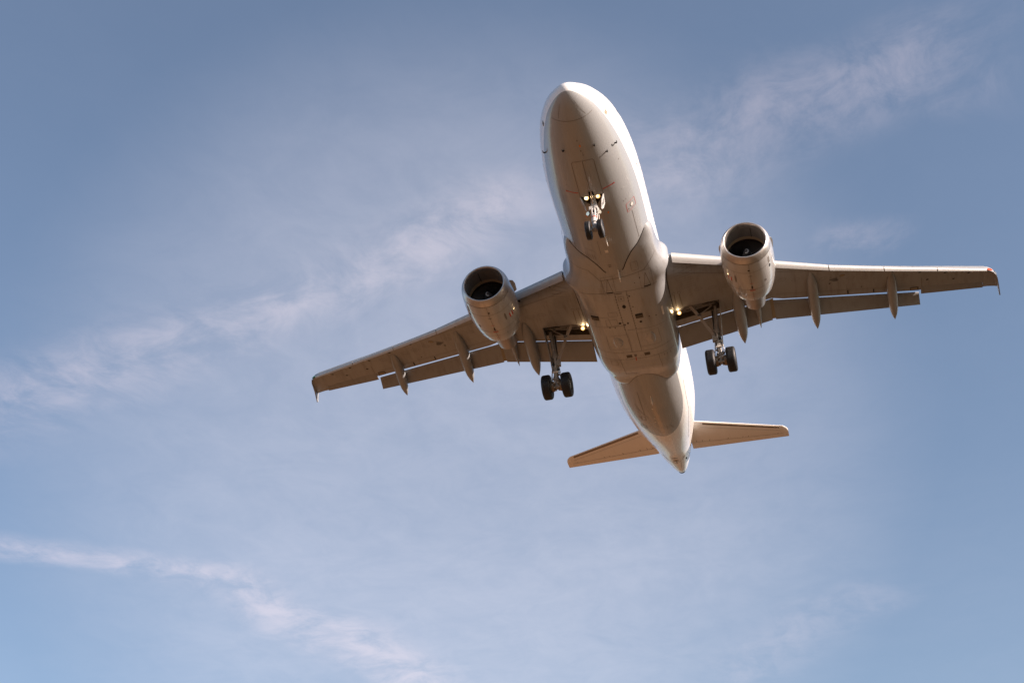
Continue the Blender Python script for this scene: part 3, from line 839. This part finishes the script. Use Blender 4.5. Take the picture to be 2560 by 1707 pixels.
    # flaps
    def flap(y0, y1, le, te, tk):
        q = MB(); rings = []
        for y in np.linspace(y0, y1, 8):
            (xa, za), (xb, zb) = le(y), te(y); c = math.hypot(xb - xa, zb - za); ux, uz = (xb - xa) / c, (zb - za) / c; nx, nz = -uz, ux
            ring = []
            for t, h in ((0, 0), (.02, -.028), (.08, -.045), (.25, -.05), (.6, -.03), (1, -.004), (1, .006), (.6, .07), (.3, .10), (.12, .085), (.03, .045)):
                hh = h * tk; ring.append((xa + ux * c * t + nx * c * hh, y, za + uz * c * t + nz * c * hh))
            rings.append(ring)
        q.loft(rings, 'flap'); return q.build('flap', o, s=s, angle=40)
    flap(2.02, 6.35, lambda y: (16.17, zpl(y) + .03), lambda y: (17.39 - .018 * (y - 2.05), -1.81 + .172 * (y - 2.05)), 1.0)
    flap(6.50, 13.27, lambda y: (16.30 + .425 * (y - 6.5), zpl(y) + .03), lambda y: (17.34 + .346 * (y - 6.5), -1.04 + .166 * (y - 6.5)), 1.0)
    q = MB(); q.loft([[(16.2, y, zpl(y) + .02), (17.25, y, -1.06 + .02), (17.25, y, -1.02 + .04), (16.2, y, zpl(y) + .07)] for y in (6.34, 6.51)], 'tan'); q.build('flap_seal', o, s=s)
    # aileron
    q = MB(); rings = []
    for y in np.linspace(13.37, 16.33, 6):
        xa = 18.85 + .41 * (y - 13.6) + .012; xb = 19.28 + .336 * (y - 13.39); za = wlow(xa - .02, y); zb = float(np.interp(y, [13.39, 16.31], [.42, .90]))
        rings.append([(xa, y, za), (xb, y, zb - .005), (xb, y, zb + .008), (xa, y, za + .085)])
    q.loft(rings, 'flap'); q.build('aileron', o, s=s)
    # flap track fairings
    for y, x0, x1, z1, w, dp in ((11.98, 16.80, 19.62, -.56, .46, .48), (8.34, 14.98, 18.59, -1.10, .50, .54), (4.92, 14.43, 17.80, -1.80, .54, .58)):
        q = MB(); fairing(q, y, x0, x1, z1, w, dp); q.build('flap_track_fairing', o, s=s, angle=45)
    # wingtip fence
    q = MB(); out = [(19.0, .86), (19.5, 1.08), (20.2, 1.45), (20.72, 1.72), (20.90, 1.74), (20.80, 1.25), (20.72, 1.02), (20.74, .62), (20.62, .55), (20.15, .86), (19.7, .93), (19.3, .88)]
    q.slab([(x, float(np.interp(x, [18.9, 19.2, 19.7, 20.1, 20.9], [16.78, 16.9, 17.0, 17.05, 17.09])), z) for x, z in out], (0, .045, 0), 'wing'); q.build('wingtip_fence', o, s=s)
    q = MB(); q.steps((18.44, 16.47, .66), (18.72, 16.70, .74), [(0, .01), (.2, .035), (.6, .04), (1, .02)], 'navred' if s < 0 else 'navgreen', 10)
    q.build('navigation_light', o, s=s)
    # landing lamp at the root
    q = MB(); c = Vector((14.98, 2.24, -1.47)); d = Vector((-1, -.05, -.42)).normalized()
    q.lathe(c + d * .015, d, [(-.20, .03), (-.12, .085), (0, .105), (.01, .1)], 'pale', 20); q.disc(c + d * .012, d, .095, 'lamp', 24); q.disc(c + d * .02, d, .06, 'lampcore', 20)
    q.build('landing_light', o, s=s, fix=False)
    lamp_light('landing_light_beam', (c.x + d.x * .1, (c.y + d.y * .1) * s, c.z + d.z * .1), (-1, 0, -.05), LAMP_W, o)
    return o


LAMP_W = 3.2
wings = {s: build_wing(s) for s in (1, -1)}

# --- engines ------------------------------------------------------------
EY, EZ, EX = 5.71, -1.83, 9.86
def build_engine(s):
    o0 = (EX, EY, EZ)
    outer = [(.34, 1.065), (.6, 1.10), (1.0, 1.13), (1.5, 1.14), (2.0, 1.12), (2.4, 1.085), (2.8, 1.02), (3.1, .955), (3.22, .92), (3.22, .90), (3.0, .88), (2.6, .86), (2.2, .86)]
    def nac_r(x): return float(np.interp(x - EX, [p[0] for p in outer[:9]], [p[1] for p in outer[:9]]))
    q = MB(); q.lathe(o0, (1, 0, 0), outer, ['nacelle'] * 9 + ['dark'] * 3, 96)
    Zn = lambda x, y: EZ - math.sqrt(max(.01, nac_r(x) ** 2 - (y - EY) ** 2))
    def arc(x, a0, a1, w, key, n=10, off=.006):
        ribbon(q, Zn, [(x, EY + nac_r(x) * math.sin(rad(a0 + (a1 - a0) * i / n))) for i in range(n + 1)], w, key, off, 5)
    for x, w in ((10.205, .022), (10.75, .016), (12.02, .018), (12.45, .014)): arc(x, -72, 72, w, 'line', 30)
    ribbon(q, Zn, [(10.25, EY), (13.05, EY)], .014, 'line')
    for x, a0, a1, w, k in ((10.98, -4, 4, .025, 'seal'), (11.53, -4, 4, .022, 'red'), (11.93, -4, 4, .022, 'red'), (12.08, -6, 6, .06, 'red'), (12.44, -5, 5, .018, 'red'), (12.69, -5, 5, .022, 'red'), (12.60, -.5, .5, .16, 'line')): arc(x, a0, a1, w, k)
    spot(q, Zn, 10.60, EY - .03, .05, .05, 'seal'); spot(q, Zn, 11.82, EY, .13, .035, 'seal', .010)
    for a, x, l in ((33, 11.65, .10), (-34, 11.25, .25)):
        spot(q, Zn, x, EY + nac_r(x) * math.sin(rad(a)), l, .05, 'line')
    for k, a in enumerate((-44, -48, -52)):
        patch(q, Zn, 11.25, 11.55, EY + nac_r(11.4) * math.sin(rad(a)), EY + nac_r(11.4) * math.sin(rad(a - 3)), 'red' if k != 1 else 'pale')
    patch(q, Zn, 10.42, 10.75, EY + 1.06 * math.sin(rad(52)), EY + 1.06 * math.sin(rad(58)), 'line'); spot(q, Zn, 10.95, EY + 1.06 * math.sin(rad(56)), .1, .05, 'seal')
    o = q.build('engine_nacelle', plane, s=s, angle=40, fix=False, label='grey jet engine under the %s wing' % ('right' if s > 0 else 'left'))
    q = MB(); q.lathe(o0, (1, 0, 0), [(.34, 1.0655), (.22, 1.042), (.12, 1.008), (.05, .966), (.012, .93), (0, .905), (.012, .882), (.05, .862), (.12, .848), (.26, .842)], 'lip', 96)
    q.build('inlet_lip', o, s=s, angle=60, fix=False)
    q = MB(); q.lathe(o0, (1, 0, 0), [(.26, .842), (.5, .85), (.93, .872), (.93, .868), (1.12, .868), (1.12, .868), (1.5, .868)], ['liner', 'liner', 'ring', 'ring', 'dark', 'dark'], 96)
    q.beam((EX + .28, EY + .30, EZ + .79), (EX + .95, EY + .30, EZ + .82), .03, .02, 'seal')
    q.build('inlet_duct', o, s=s, angle=50, fix=False)
    q = MB()                                                        # fan
    for k in range(36):
        a0 = 2 * math.pi * k / 36; rows = []
        for r, tw_, ch in ((.24, .45, .11), (.45, .75, .125), (.66, 1.0, .135), (.86, 1.15, .14)):
            for e in (-1, 1):
                da = e * ch * math.sin(tw_) / r; dx = e * ch * math.cos(tw_) * .8
                rows.append((EX + 1.26 + dx, EY + r * math.sin(a0 + da), EZ + r * math.cos(a0 + da)))
        b = q.add(rows)
        for i in range(3): q.face((b + 2 * i, b + 2 * i + 1, b + 2 * i + 3, b + 2 * i + 2), 'fan')
    q.disc((EX + 1.42, EY, EZ), (-1, 0, 0), .868, 'dark', 48)
    q.build('fan', o, s=s, fix=False)
    q = MB(); prof = [(0, .004), (.03, .05), (.10, .105), (.22, .16), (.40, .215), (.62, .26), (.75, .27)]
    q.lathe((EX + .72, EY, EZ), (1, 0, 0), prof, ['spinner'] * 3 + ['spinner'] + ['fan'] * 2, 40)
    pts = []
    for i in range(26):                                             # white swirl on the nose cone
        t = i / 25; r = .035 + .075 * t; x = float(np.interp(r, [p[1] for p in prof], [p[0] for p in prof])); a = -.6 + t * 4.3
        pts.append(((EX + .72 + x - .008, EY + math.sin(a) * r, EZ + math.cos(a) * r), .012 + .014 * math.sin(math.pi * t)))
    L = []
    for i, (p, w) in enumerate(pts):
        p = Vector(p); d = (Vector(pts[min(i + 1, 25)][0]) - Vector(pts[max(i - 1, 0)][0])).normalized(); rr = (p - Vector((p.x, EY, EZ))).normalized(); n = Vector((-.8, 0, 0)) + rr * .6
        sd = d.cross(n).normalized() * w; L += [p - sd, p + sd]
    b = q.add(L)
    for i in range(25): q.face((b + 2 * i, b + 2 * i + 1, b + 2 * i + 3, b + 2 * i + 2), 'white')
    q.build('spinner', o, s=s, fix=False)
    q = MB(); q.lathe((EX, EY, EZ), (1, 0, .02), [(2.6, .72), (3.1, .70), (3.5, .63), (4.0, .55), (4.4, .50), (4.78, .455), (4.78, .44), (4.3, .45)], ['nozzle'] * 6 + ['dark'], 64)
    q.build('exhaust_nozzle', o, s=s, angle=40, fix=False)
    q = MB(); q.lathe((EX, EY, EZ + .09), (1, 0, .02), [(4.2, .34), (4.7, .27), (5.1, .15), (5.35, .03)], 'nozzle', 40); q.build('exhaust_plug', o, s=s, fix=False)
    q = MB()                                                        # strut that carries the engine
    rings = []
    for t in np.linspace(0, 1, 10):
        x = 10.75 + t * 5.4; zb = float(np.interp(x, [10.7, 13, 14.6, 16.2], [EZ + .95, EZ + .75, EZ + .55, zpl(EY) - .16])); zt = float(np.interp(x, [10.7, 12, 12.9, 16.2], [EZ + 1.15, zpl(EY) + .35, zpl(EY) + .45, zpl(EY) + .05])); w = .18 * math.sin(math.pi * min(1, .12 + t * .8)) + .03
        rings.append([(x, EY - w, zb), (x, EY + w, zb), (x, EY + w, zt), (x, EY - w, zt)])
    q.loft(rings, 'wing'); q.build('pylon', o, s=s, angle=40)
    q = MB()                                                        # its pointed tail below the flap
    rings = []
    for t, w, h in ((0, .14, .2), (.3, .15, .22), (.6, .12, .17), (.85, .06, .09), (1, .008, .01)):
        x = 15.1 + t * 2.28; zc = float(np.interp(t, [0, .5, 1], [zpl(EY) - .06, zpl(EY) - .20, -1.36]))
        rings.append([(x, EY + .06 + w * math.sin(a), zc + h * math.cos(a)) for a in [2 * math.pi * k / 14 for k in range(14)]])
    q.loft(rings, 'wing'); q.build('pylon_fairing', o, s=s)
    for e in ((-1, 1) if s < 0 else (-1, 1)):                       # strakes on the cowl
        q = MB(); a = rad(62); d = Vector((0, math.sin(a) * e, math.cos(a))); r0 = 1.07
        pts = [Vector((10.55, EY, EZ)) + d * (r0 - .03), Vector((10.78, EY, EZ)) + d * (r0 + .20), Vector((11.02, EY, EZ)) + d * (r0 + .25), Vector((11.50, EY, EZ)) + d * (r0 + .22), Vector((11.62, EY, EZ)) + d * (r0 - .03)]
        q.slab(pts, Vector((1, 0, 0)).cross(d) * .025, 'nacelle'); q.build('strake', o, s=s, smooth=False)
    return o


engines = {s: build_engine(s) for s in (1, -1)}

# --- tail ------------------------------------------------------------------
def hle(y): return 28.76 + .575 * (y - 1.32)
def hte(y): return 31.65 + .197 * (y - .9)
def hz(y): return 1.52 - .1 * (6.2 - y)
def hhin(y): return hte(y) - float(np.interp(y, [.9, 6.2], [.76, .38]))
def build_tailplane(s):
    prof = [(0, 0), (.006, .18), (.03, .40), (.09, .68), (.2, .92), (.35, 1.0), (.6, .72), (1.0, .0)]
    def sec(y, a, b, k=1.0, c0=None, c1=None):
        c0 = c0 or hle(y); c1 = c1 or hte(y); th = .05 * (c1 - c0) * k; lo, up = [], []
        for t, h in prof:
            lo.append((a + (b - a) * t, t, h)); up.append((a + (b - a) * t, t, h))
        def hh(x): t = (x - c0) / (c1 - c0); return th * float(np.interp(t, [p[0] for p in prof], [p[1] for p in prof]))
        return [(x, y, hz(y) - hh(x)) for x, t, h in lo] + [(x, y, hz(y) + hh(x) + .002) for x, t, h in up[::-1]]
    q = MB(); rings = [sec(y, hle(y), hhin(y)) for y in np.linspace(.3, 5.95, 12)]
    nb = len(prof)
    q.loft(rings, 'tail', keyf=lambda i, j: 'line' if False else 'tail')
    tip = []
    for y, dx in ((5.95, 0), (6.08, .10), (6.17, .24), (6.21, .42)): tip.append(sec(y, hle(y) + dx, hte(y), .9 if dx else 1, hle(y) + dx, hte(y)))
    q.loft(tip, 'tail')
    Z = lambda x, y: hz(y) - .05 * (hte(y) - hle(y)) * float(np.interp((x - hle(y)) / (hte(y) - hle(y)), [p[0] for p in prof], [p[1] for p in prof]))
    for y in (1.2, 1.5, 1.9, 2.9, 3.7, 4.0, 5.6): ribbon(q, Z, [(hhin(y) - .30 * (1 - y / 12), y + .05), (hhin(y) - .04, y)], .022, 'line')
    ribbon(q, Z, [(hhin(y) - .05, y) for y in np.linspace(1.0, 5.9, 10)], .016, 'line', .005, .5)
    ribbon(q, Z, [(hle(y) + .45, y) for y in np.linspace(1.6, 5.8, 8)], .012, 'line', .005, .5)
    o = q.build('tailplane', plane, s=s, label='white %s tailplane' % ('right' if s > 0 else 'left'))
    q = MB(); rings = []
    for y in np.linspace(1.75, 5.74, 8):
        x = hle(y)
        pts = [(x - .006 + d, y, hz(y) - h) for d, h in ((.0, .02), (.05, .085), (.14, .12))]
        rings.append([(x + .055, y, Z(x + .055, y) - .012), (x + .20, y, Z(x + .20, y) - .012), (x + .20, y, Z(x + .20, y) + .01), (x + .055, y, Z(x + .055, y) + .01)])
    q.loft(rings, 'brake'); q.build('leading_edge_strip', o, s=s)
    q = MB(); q.loft([sec(y, hhin(y) + .012, hte(y)) for y in np.linspace(.95, 5.947, 10)], 'tail'); q.build('elevator', o, s=s)
    return o


for s in (1, -1): build_tailplane(s)
q = MB()
rings = []
for t in np.linspace(0, 1, 9):
    z = 1.85 + t * 5.9; a = 25.3 + t * 5.9; b = 31.6 + t * .75; th = .30 * (1 - .65 * t)
    rings.append([(a + (b - a) * u, e * th * h, z) for u, h, e in ((0, 0, 1), (.04, .5, 1), (.15, .85, 1), (.35, 1, 1), (.7, .7, 1), (1, .42, 1), (1, .42, -1), (.7, .7, -1), (.35, 1, -1), (.15, .85, -1), (.04, .5, -1))])
q.loft(rings, 'tail'); fin = q.build('tail_fin', plane)
q = MB(); rings = []
for t in np.linspace(0.04, 1, 8):
    z = 1.85 + t * 5.9; a = 31.62 + t * .75; b = 33.0 + t * .4; th = .30 * (1 - .65 * t) * .40
    rings.append([(a, th, z), (b, .008, z), (b, -.008, z), (a, -th, z)])
q.loft(rings, 'tail'); q.build('rudder', fin)

# --- wheels and gear ---------------------------------------------------------
def wheel(parent, c, R, w, rim, s=1, brake=False):
    q = MB(); h = w / 2
    prof = [(-h * .55, rim), (-h * .80, rim + .04), (-h * .97, R * .70 + rim * .3), (-h, R * .82), (-h * .90, R * .925), (-h * .70, R * .978)]
    tread = []
    for k in (-.52, -.30, -.06, .06 + .12, .40):
        pass
    gx = [-.50, -.25, 0, .25, .50]
    for k in gx: tread += [(h * (k - .045), R * .995), (h * (k - .03), R * .972), (h * (k + .03), R * .972), (h * (k + .045), R * .995)]
    prof = prof + tread + [(h * .70, R * .978), (h * .90, R * .925), (h, R * .82), (h * .97, R * .70 + rim * .3), (h * .80, rim + .04), (h * .55, rim)]
    q.lathe(c, (0, 1, 0), prof, 'rubber', 56)
    for e in (-1, 1):
        q.lathe(c, (0, e, 0), [(h * .56, rim), (h * .62, rim * .97), (h * .50, rim * .85), (h * .30, rim * .72), (h * .28, rim * .40), (h * .55, rim * .36), (h * .62, rim * .28), (h * .62, 0)], 'white', 36)
        for k in range(9):
            a = 2 * math.pi * k / 9; q.disc((c[0] + math.cos(a) * rim * .56, c[1] + e * (h * .295), c[2] + math.sin(a) * rim * .56), (0, e, 0), rim * .11, 'dark', 10)
    return q.build('wheel', parent, s=s, fix=False, angle=38)


def build_nose_gear():
    q = MB()
    top, ax = Vector((5.44, 0, -1.75)), Vector((5.07, 0, -3.73)); d = ax - top
    at = lambda t: top + d * t
    q.steps(at(0), at(.60), [(0, .12), (.5, .115), (.52, .15), (.60, .15), (.62, .12), (.9, .115), (.92, .14), (1, .14)], 'white', 18)
    q.steps(at(.60), at(.93), [(0, .115), (.55, .115), (.56, .13), (.60, .13), (.61, .085), (1, .085)], 'white', 18)
    q.steps(at(.90), at(1.03), [(0, .10), (.4, .13), (.9, .12), (1, .06)], 'geargrey', 14)
    q.tube([ax + Vector((0, -.24, 0)), ax + Vector((0, .24, 0))], .055, 'geargrey', 12)
    for e in (-1, 1):                                               # steering links and pipes
        q.tube([at(.38) + Vector((-.10, .05 * e, 0)), at(.52) + Vector((-.16, .06 * e, 0)), at(.62) + Vector((-.08, .05 * e, 0))], .028, 'white', 8)
        q.tube([at(.30) + Vector((.02, .16 * e, 0)), at(.46) + Vector((-.02, .19 * e, 0))], .04, 'geargrey', 8)
    q.tube([at(.20) + Vector((-.1, -.12, 0)), at(.5) + Vector((-.1, -.19, 0)), at(.7) + Vector((-.06, -.14, 0)), at(.93) + Vector((-.05, -.08, 0))], .014, 'pale', 6)
    q.tube([at(.5) + Vector((.0, -.20, 0)), at(.75) + Vector((.05, -.20, 0)), at(.9) + Vector((.03, -.08, 0))], .012, 'pale', 6)
    q.beam(at(.62) + Vector((.12, 0, 0)), at(.80) + Vector((.36, 0, 0)), .16, .05, 'white'); q.beam(at(.80) + Vector((.36, 0, 0)), at(.97) + Vector((.08, 0, 0)), .14, .05, 'white')
    q.box(at(.40) + Vector((-.09, .10, .0)), (.12, .14, .16), 'white'); q.box(at(.36) + Vector((-.10, -.09, 0)), (.12, .10, .2), 'white'); q.box(at(.50) + Vector((-.13, 0, 0)), (.06, .08, .10), 'dark')
    q.box(at(.45) + Vector((-.02, -.17, 0)), (.10, .09, .2), 'white')
    ring = Matrix.Rotation(.18, 3, 'Y')
    q.lathe(at(.645), d, [(0, .118), (.0, .122), (.05, .122), (.05, .118)], 'red', 18)
    g = q.build('nose_gear', plane, label='nose landing gear with two wheels and lit lamps')
    q = MB(); q.steps((4.78, 0, -1.86), (5.33, 0, -2.42), [(0, .06), (.08, .06), (.1, .045), (.85, .045), (.88, .065), (1, .065)], 'steel', 14)
    q.box((4.82, 0, -1.89), (.10, .20, .10), 'white'); q.tube([(5.05, -.10, -1.9), (5.38, -.06, -2.38)], .018, 'pale', 8)
    q.build('drag_brace', g)
    for e in (-1, 1): wheel(g, (5.07, .25 * e, -3.73), .385, .225, .19)
    for e in (-1, 1):                                               # aft doors, left open
        q = MB(); a, b = Vector((5.05, .485 * e, -1.965)), Vector((5.60, .45 * e, -1.985)); dn = Vector((0, -.16 * e, -.46))
        pl = [a, a.lerp(b, .5) + Vector((0, .015 * e, 0)), b, b + dn * .62 + Vector((.03, 0, 0)), a.lerp(b, .72) + dn, a.lerp(b, .55) + dn * 1.02, a + dn * .72, a + dn * .25 + Vector((-.03, 0, 0))]
        nrm = (b - a).cross(dn).normalized()
        q.slab(pl, nrm * .025, 'white')
        outw = nrm if nrm.y * e > 0 else -nrm
        if True:                                                    # stencilled letters on the outer face
            ux = (b - a).normalized(); uz = -dn.normalized()
            for k, (cx, hz_, ln) in enumerate(((.18, .40, .14), (.27, .40, .17), (.36, .40, .13), (.22, .68, .10), (.31, .68, .14))):
                p = a + ux * cx + dn * hz_ + outw * .0165
                q.slab([p - uz * ln * .5 - ux * .02, p + uz * ln * .5 - ux * .02, p + uz * ln * .5 + ux * .02, p - uz * ln * .5 + ux * .02], outw * .004, 'seal')
        q.build('gear_door', g, smooth=False)
    for e in (-1, 1):                                               # lit lamps in the bay
        q = MB(); c = Vector((5.16, .235 * e, -1.99)); dd = Vector((-1, 0, -.38)).normalized()
        q.lathe(c + dd * .01, dd, [(-.14, .03), (-.08, .08), (0, .10), (.01, .098)], 'pale', 20)
        q.disc(c, dd, .085, 'lamp', 24); q.disc(c + dd * .012 + Vector((0, .015, 0)), dd, .058 if e < 0 else .075, 'lampcore', 20)
        q.build('taxi_light', g, fix=False)
        lamp_light('taxi_light_beam', c + dd * .06, (-1, 0, -.12), LAMP_W * .55, g)
        q = MB(); c = Vector((5.16, .24 * e, -2.80)); dd = Vector((-.8, .45 * e, -.35)).normalized()
        q.steps(c - dd * .12, c, [(0, .03), (.4, .075), (1, .085)], 'seal', 16); q.disc(c + dd * .004, dd, .08, 'lens', 20)
        q.build('turnoff_light', g, fix=False)


build_nose_gear()


def build_main_gear(s):
    side = 'right' if s > 0 else 'left'
    q = MB(); rnd = random.Random(11)
    top, ax = Vector((15.80, 3.76, -.80)), Vector((16.11, 3.795, -3.65)); d = ax - top
    at = lambda t: top + d * t
    q.steps(at(0), at(.70), [(0, .12), (.35, .125), (.62, .13), (.64, .17), (.72, .17), (.75, .135), (.93, .13), (.94, .155), (1, .155)], 'geargrey', 18)
    q.steps(at(.68), at(1.0), [(0, .105), (1, .105)], 'geargrey', 16)
    q.steps(at(.92), at(1.05), [(0, .11), (.3, .15), (.8, .15), (1, .09)], 'geargrey', 14)
    q.tube([ax + Vector((0, -.52, 0)), ax + Vector((0, .52, 0))], [.075, .075], 'geargrey', 14)
    # torque link, hoses, valves: the clutter on the front of the leg
    q.beam(at(.66) + Vector((-.13, 0, 0)), at(.80) + Vector((-.24, 0, 0)), .15, .05, 'geargrey'); q.beam(at(.80) + Vector((-.24, 0, 0)), at(.95) + Vector((-.10, 0, 0)), .13, .05, 'geargrey')
    q.tube([at(.80) + Vector((-.25, -.13, 0)), at(.80) + Vector((-.25, .13, 0))], .04, 'pale', 10)
    for k in range(46):
        t = .60 + .36 * rnd.random(); a = rnd.uniform(-2.0, 2.0); r = .12 + .06 * rnd.random()
        c = at(t) + Vector((-math.cos(a) * r, math.sin(a) * r, 0))
        sz = .03 + .05 * rnd.random()
        if k % 2: q.box(c, (sz, sz * 1.2, sz * 1.6), ('geargrey', 'seal', 'brake', 'pale', 'geargrey')[k % 5], Matrix.Rotation(rnd.random(), 3, 'Z'))
        else: q.tube([c - Vector((0, sz * .8, .02)), c + Vector((0, sz * .8, .02))], sz * .5, ('pale', 'geargrey', 'brake', 'seal')[k % 4], 8)
    for k in range(7):
        a = -1.3 + k * .42; r = .17
        q.tube([at(.45) + Vector((-math.cos(a) * .14, math.sin(a) * .14, 0)), at(.66) + Vector((-math.cos(a) * r, math.sin(a) * r, 0)), at(.80) + Vector((-math.cos(a) * (r + .04), math.sin(a) * (r + .05), 0)), at(.97) + Vector((-.05, math.sin(a) * .30, -.02))], .012, 'seal' if k % 3 else 'pale', 6)
    q.box(at(.63) + Vector((-.10, -.14, .02)), (.18, .22, .26), 'geargrey')   # lug for the side stay
    g = q.build('main_gear', plane, s=s, label='%s main landing gear with two wheels' % side)
    q = MB(); q.steps((15.52, 3.88, -.78), (15.87, 3.80, -2.30), [(0, .075), (.5, .075), (.55, .085), (.72, .085), (.74, .06), (.88, .06), (.9, .08), (1, .08)], 'geargrey', 14)
    q.tube([(15.60, 3.70, -.95), (15.92, 3.66, -2.2)], .03, 'seal', 8)
    q.build('actuator', g, s=s)
    q = MB(); A, B, C_ = Vector((14.93, 2.75, -1.20)), Vector((15.32, 3.10, -1.60)), Vector((15.92, 3.64, -2.38))
    q.beam(A, B, .13, .10, 'geargrey'); q.beam(B, C_, .13, .10, 'geargrey'); q.tube([B + Vector((-.02, -.09, .03)), B + Vector((.02, .09, -.03))], .085, 'geargrey', 12); q.tube([C_ - Vector((0, .1, 0)), C_ + Vector((0, .1, 0))], .075, 'geargrey', 12)
    for k in range(3): q.tube([B + Vector((-.09, -.04 + .05 * k, .0)), B + Vector((-.12, -.04 + .05 * k, .0))], .018, 'dark', 8)
    q.build('side_stay', g, s=s)
    q = MB(); q.tube([(15.42, 3.80, -.98), (15.33, 3.14, -1.50)], .03, 'geargrey', 10); q.tube([(14.98, 2.92, -1.22), (15.31, 3.10, -1.52)], .022, 'geargrey', 8); q.tube([(15.42, 3.80, -.98), (15.50, 3.78, -.9)], .07, 'geargrey', 10)
    for k in range(8):                                              # pipes in the bay
        y0 = 2.3 + rnd.random() * 1.5; x0 = 15.0 + rnd.random() * .4; q.tube([(x0, y0, zpl(y0) + .10), (x0 + rnd.uniform(-.15, .15), y0 + .35, zpl(y0) + .12), (x0 + rnd.uniform(-.1, .1), y0 + .6, zpl(y0) + .22)], .018, ('seal', 'geargrey', 'bay')[k % 3], 6)
    q.build('lock_stay', g, s=s)
    q = MB(); q.slab([(14.98, 4.12, -1.10), (15.55, 4.09, -1.06), (15.95, 4.04, -1.6), (16.20, 3.98, -2.30), (16.16, 3.96, -2.78), (16.0, 3.97, -2.74), (15.72, 4.0, -2.2), (15.25, 4.08, -1.5)], (0, .04, 0), 'wing')
    q.build('gear_door', g, s=s, smooth=False)
    for e in (-1, 1):
        wheel(g, (16.11, 3.795 + .4635 * e, -3.65), .585, .43, .27, s)
        q = MB(); q.lathe((16.11, 3.795 + .10 * e, -3.65), (0, e, 0), [(0, .0), (0, .16), (.04, .24), (.22, .25), (.30, .24)], 'brake', 24)
        for k in range(7):
            a = 2 * math.pi * k / 7 + .3; p = Vector((16.11 + math.cos(a) * .19, 3.795 + .10 * e, -3.65 + math.sin(a) * .19)); q.tube([p - Vector((0, .05 * e, 0)), p + Vector((0, .05 * e, 0))], .045, 'brake' if k % 2 else 'geargrey', 8)
        q.build('brake', g, s=s, fix=False)
    return g


for s in (1, -1): build_main_gear(s)
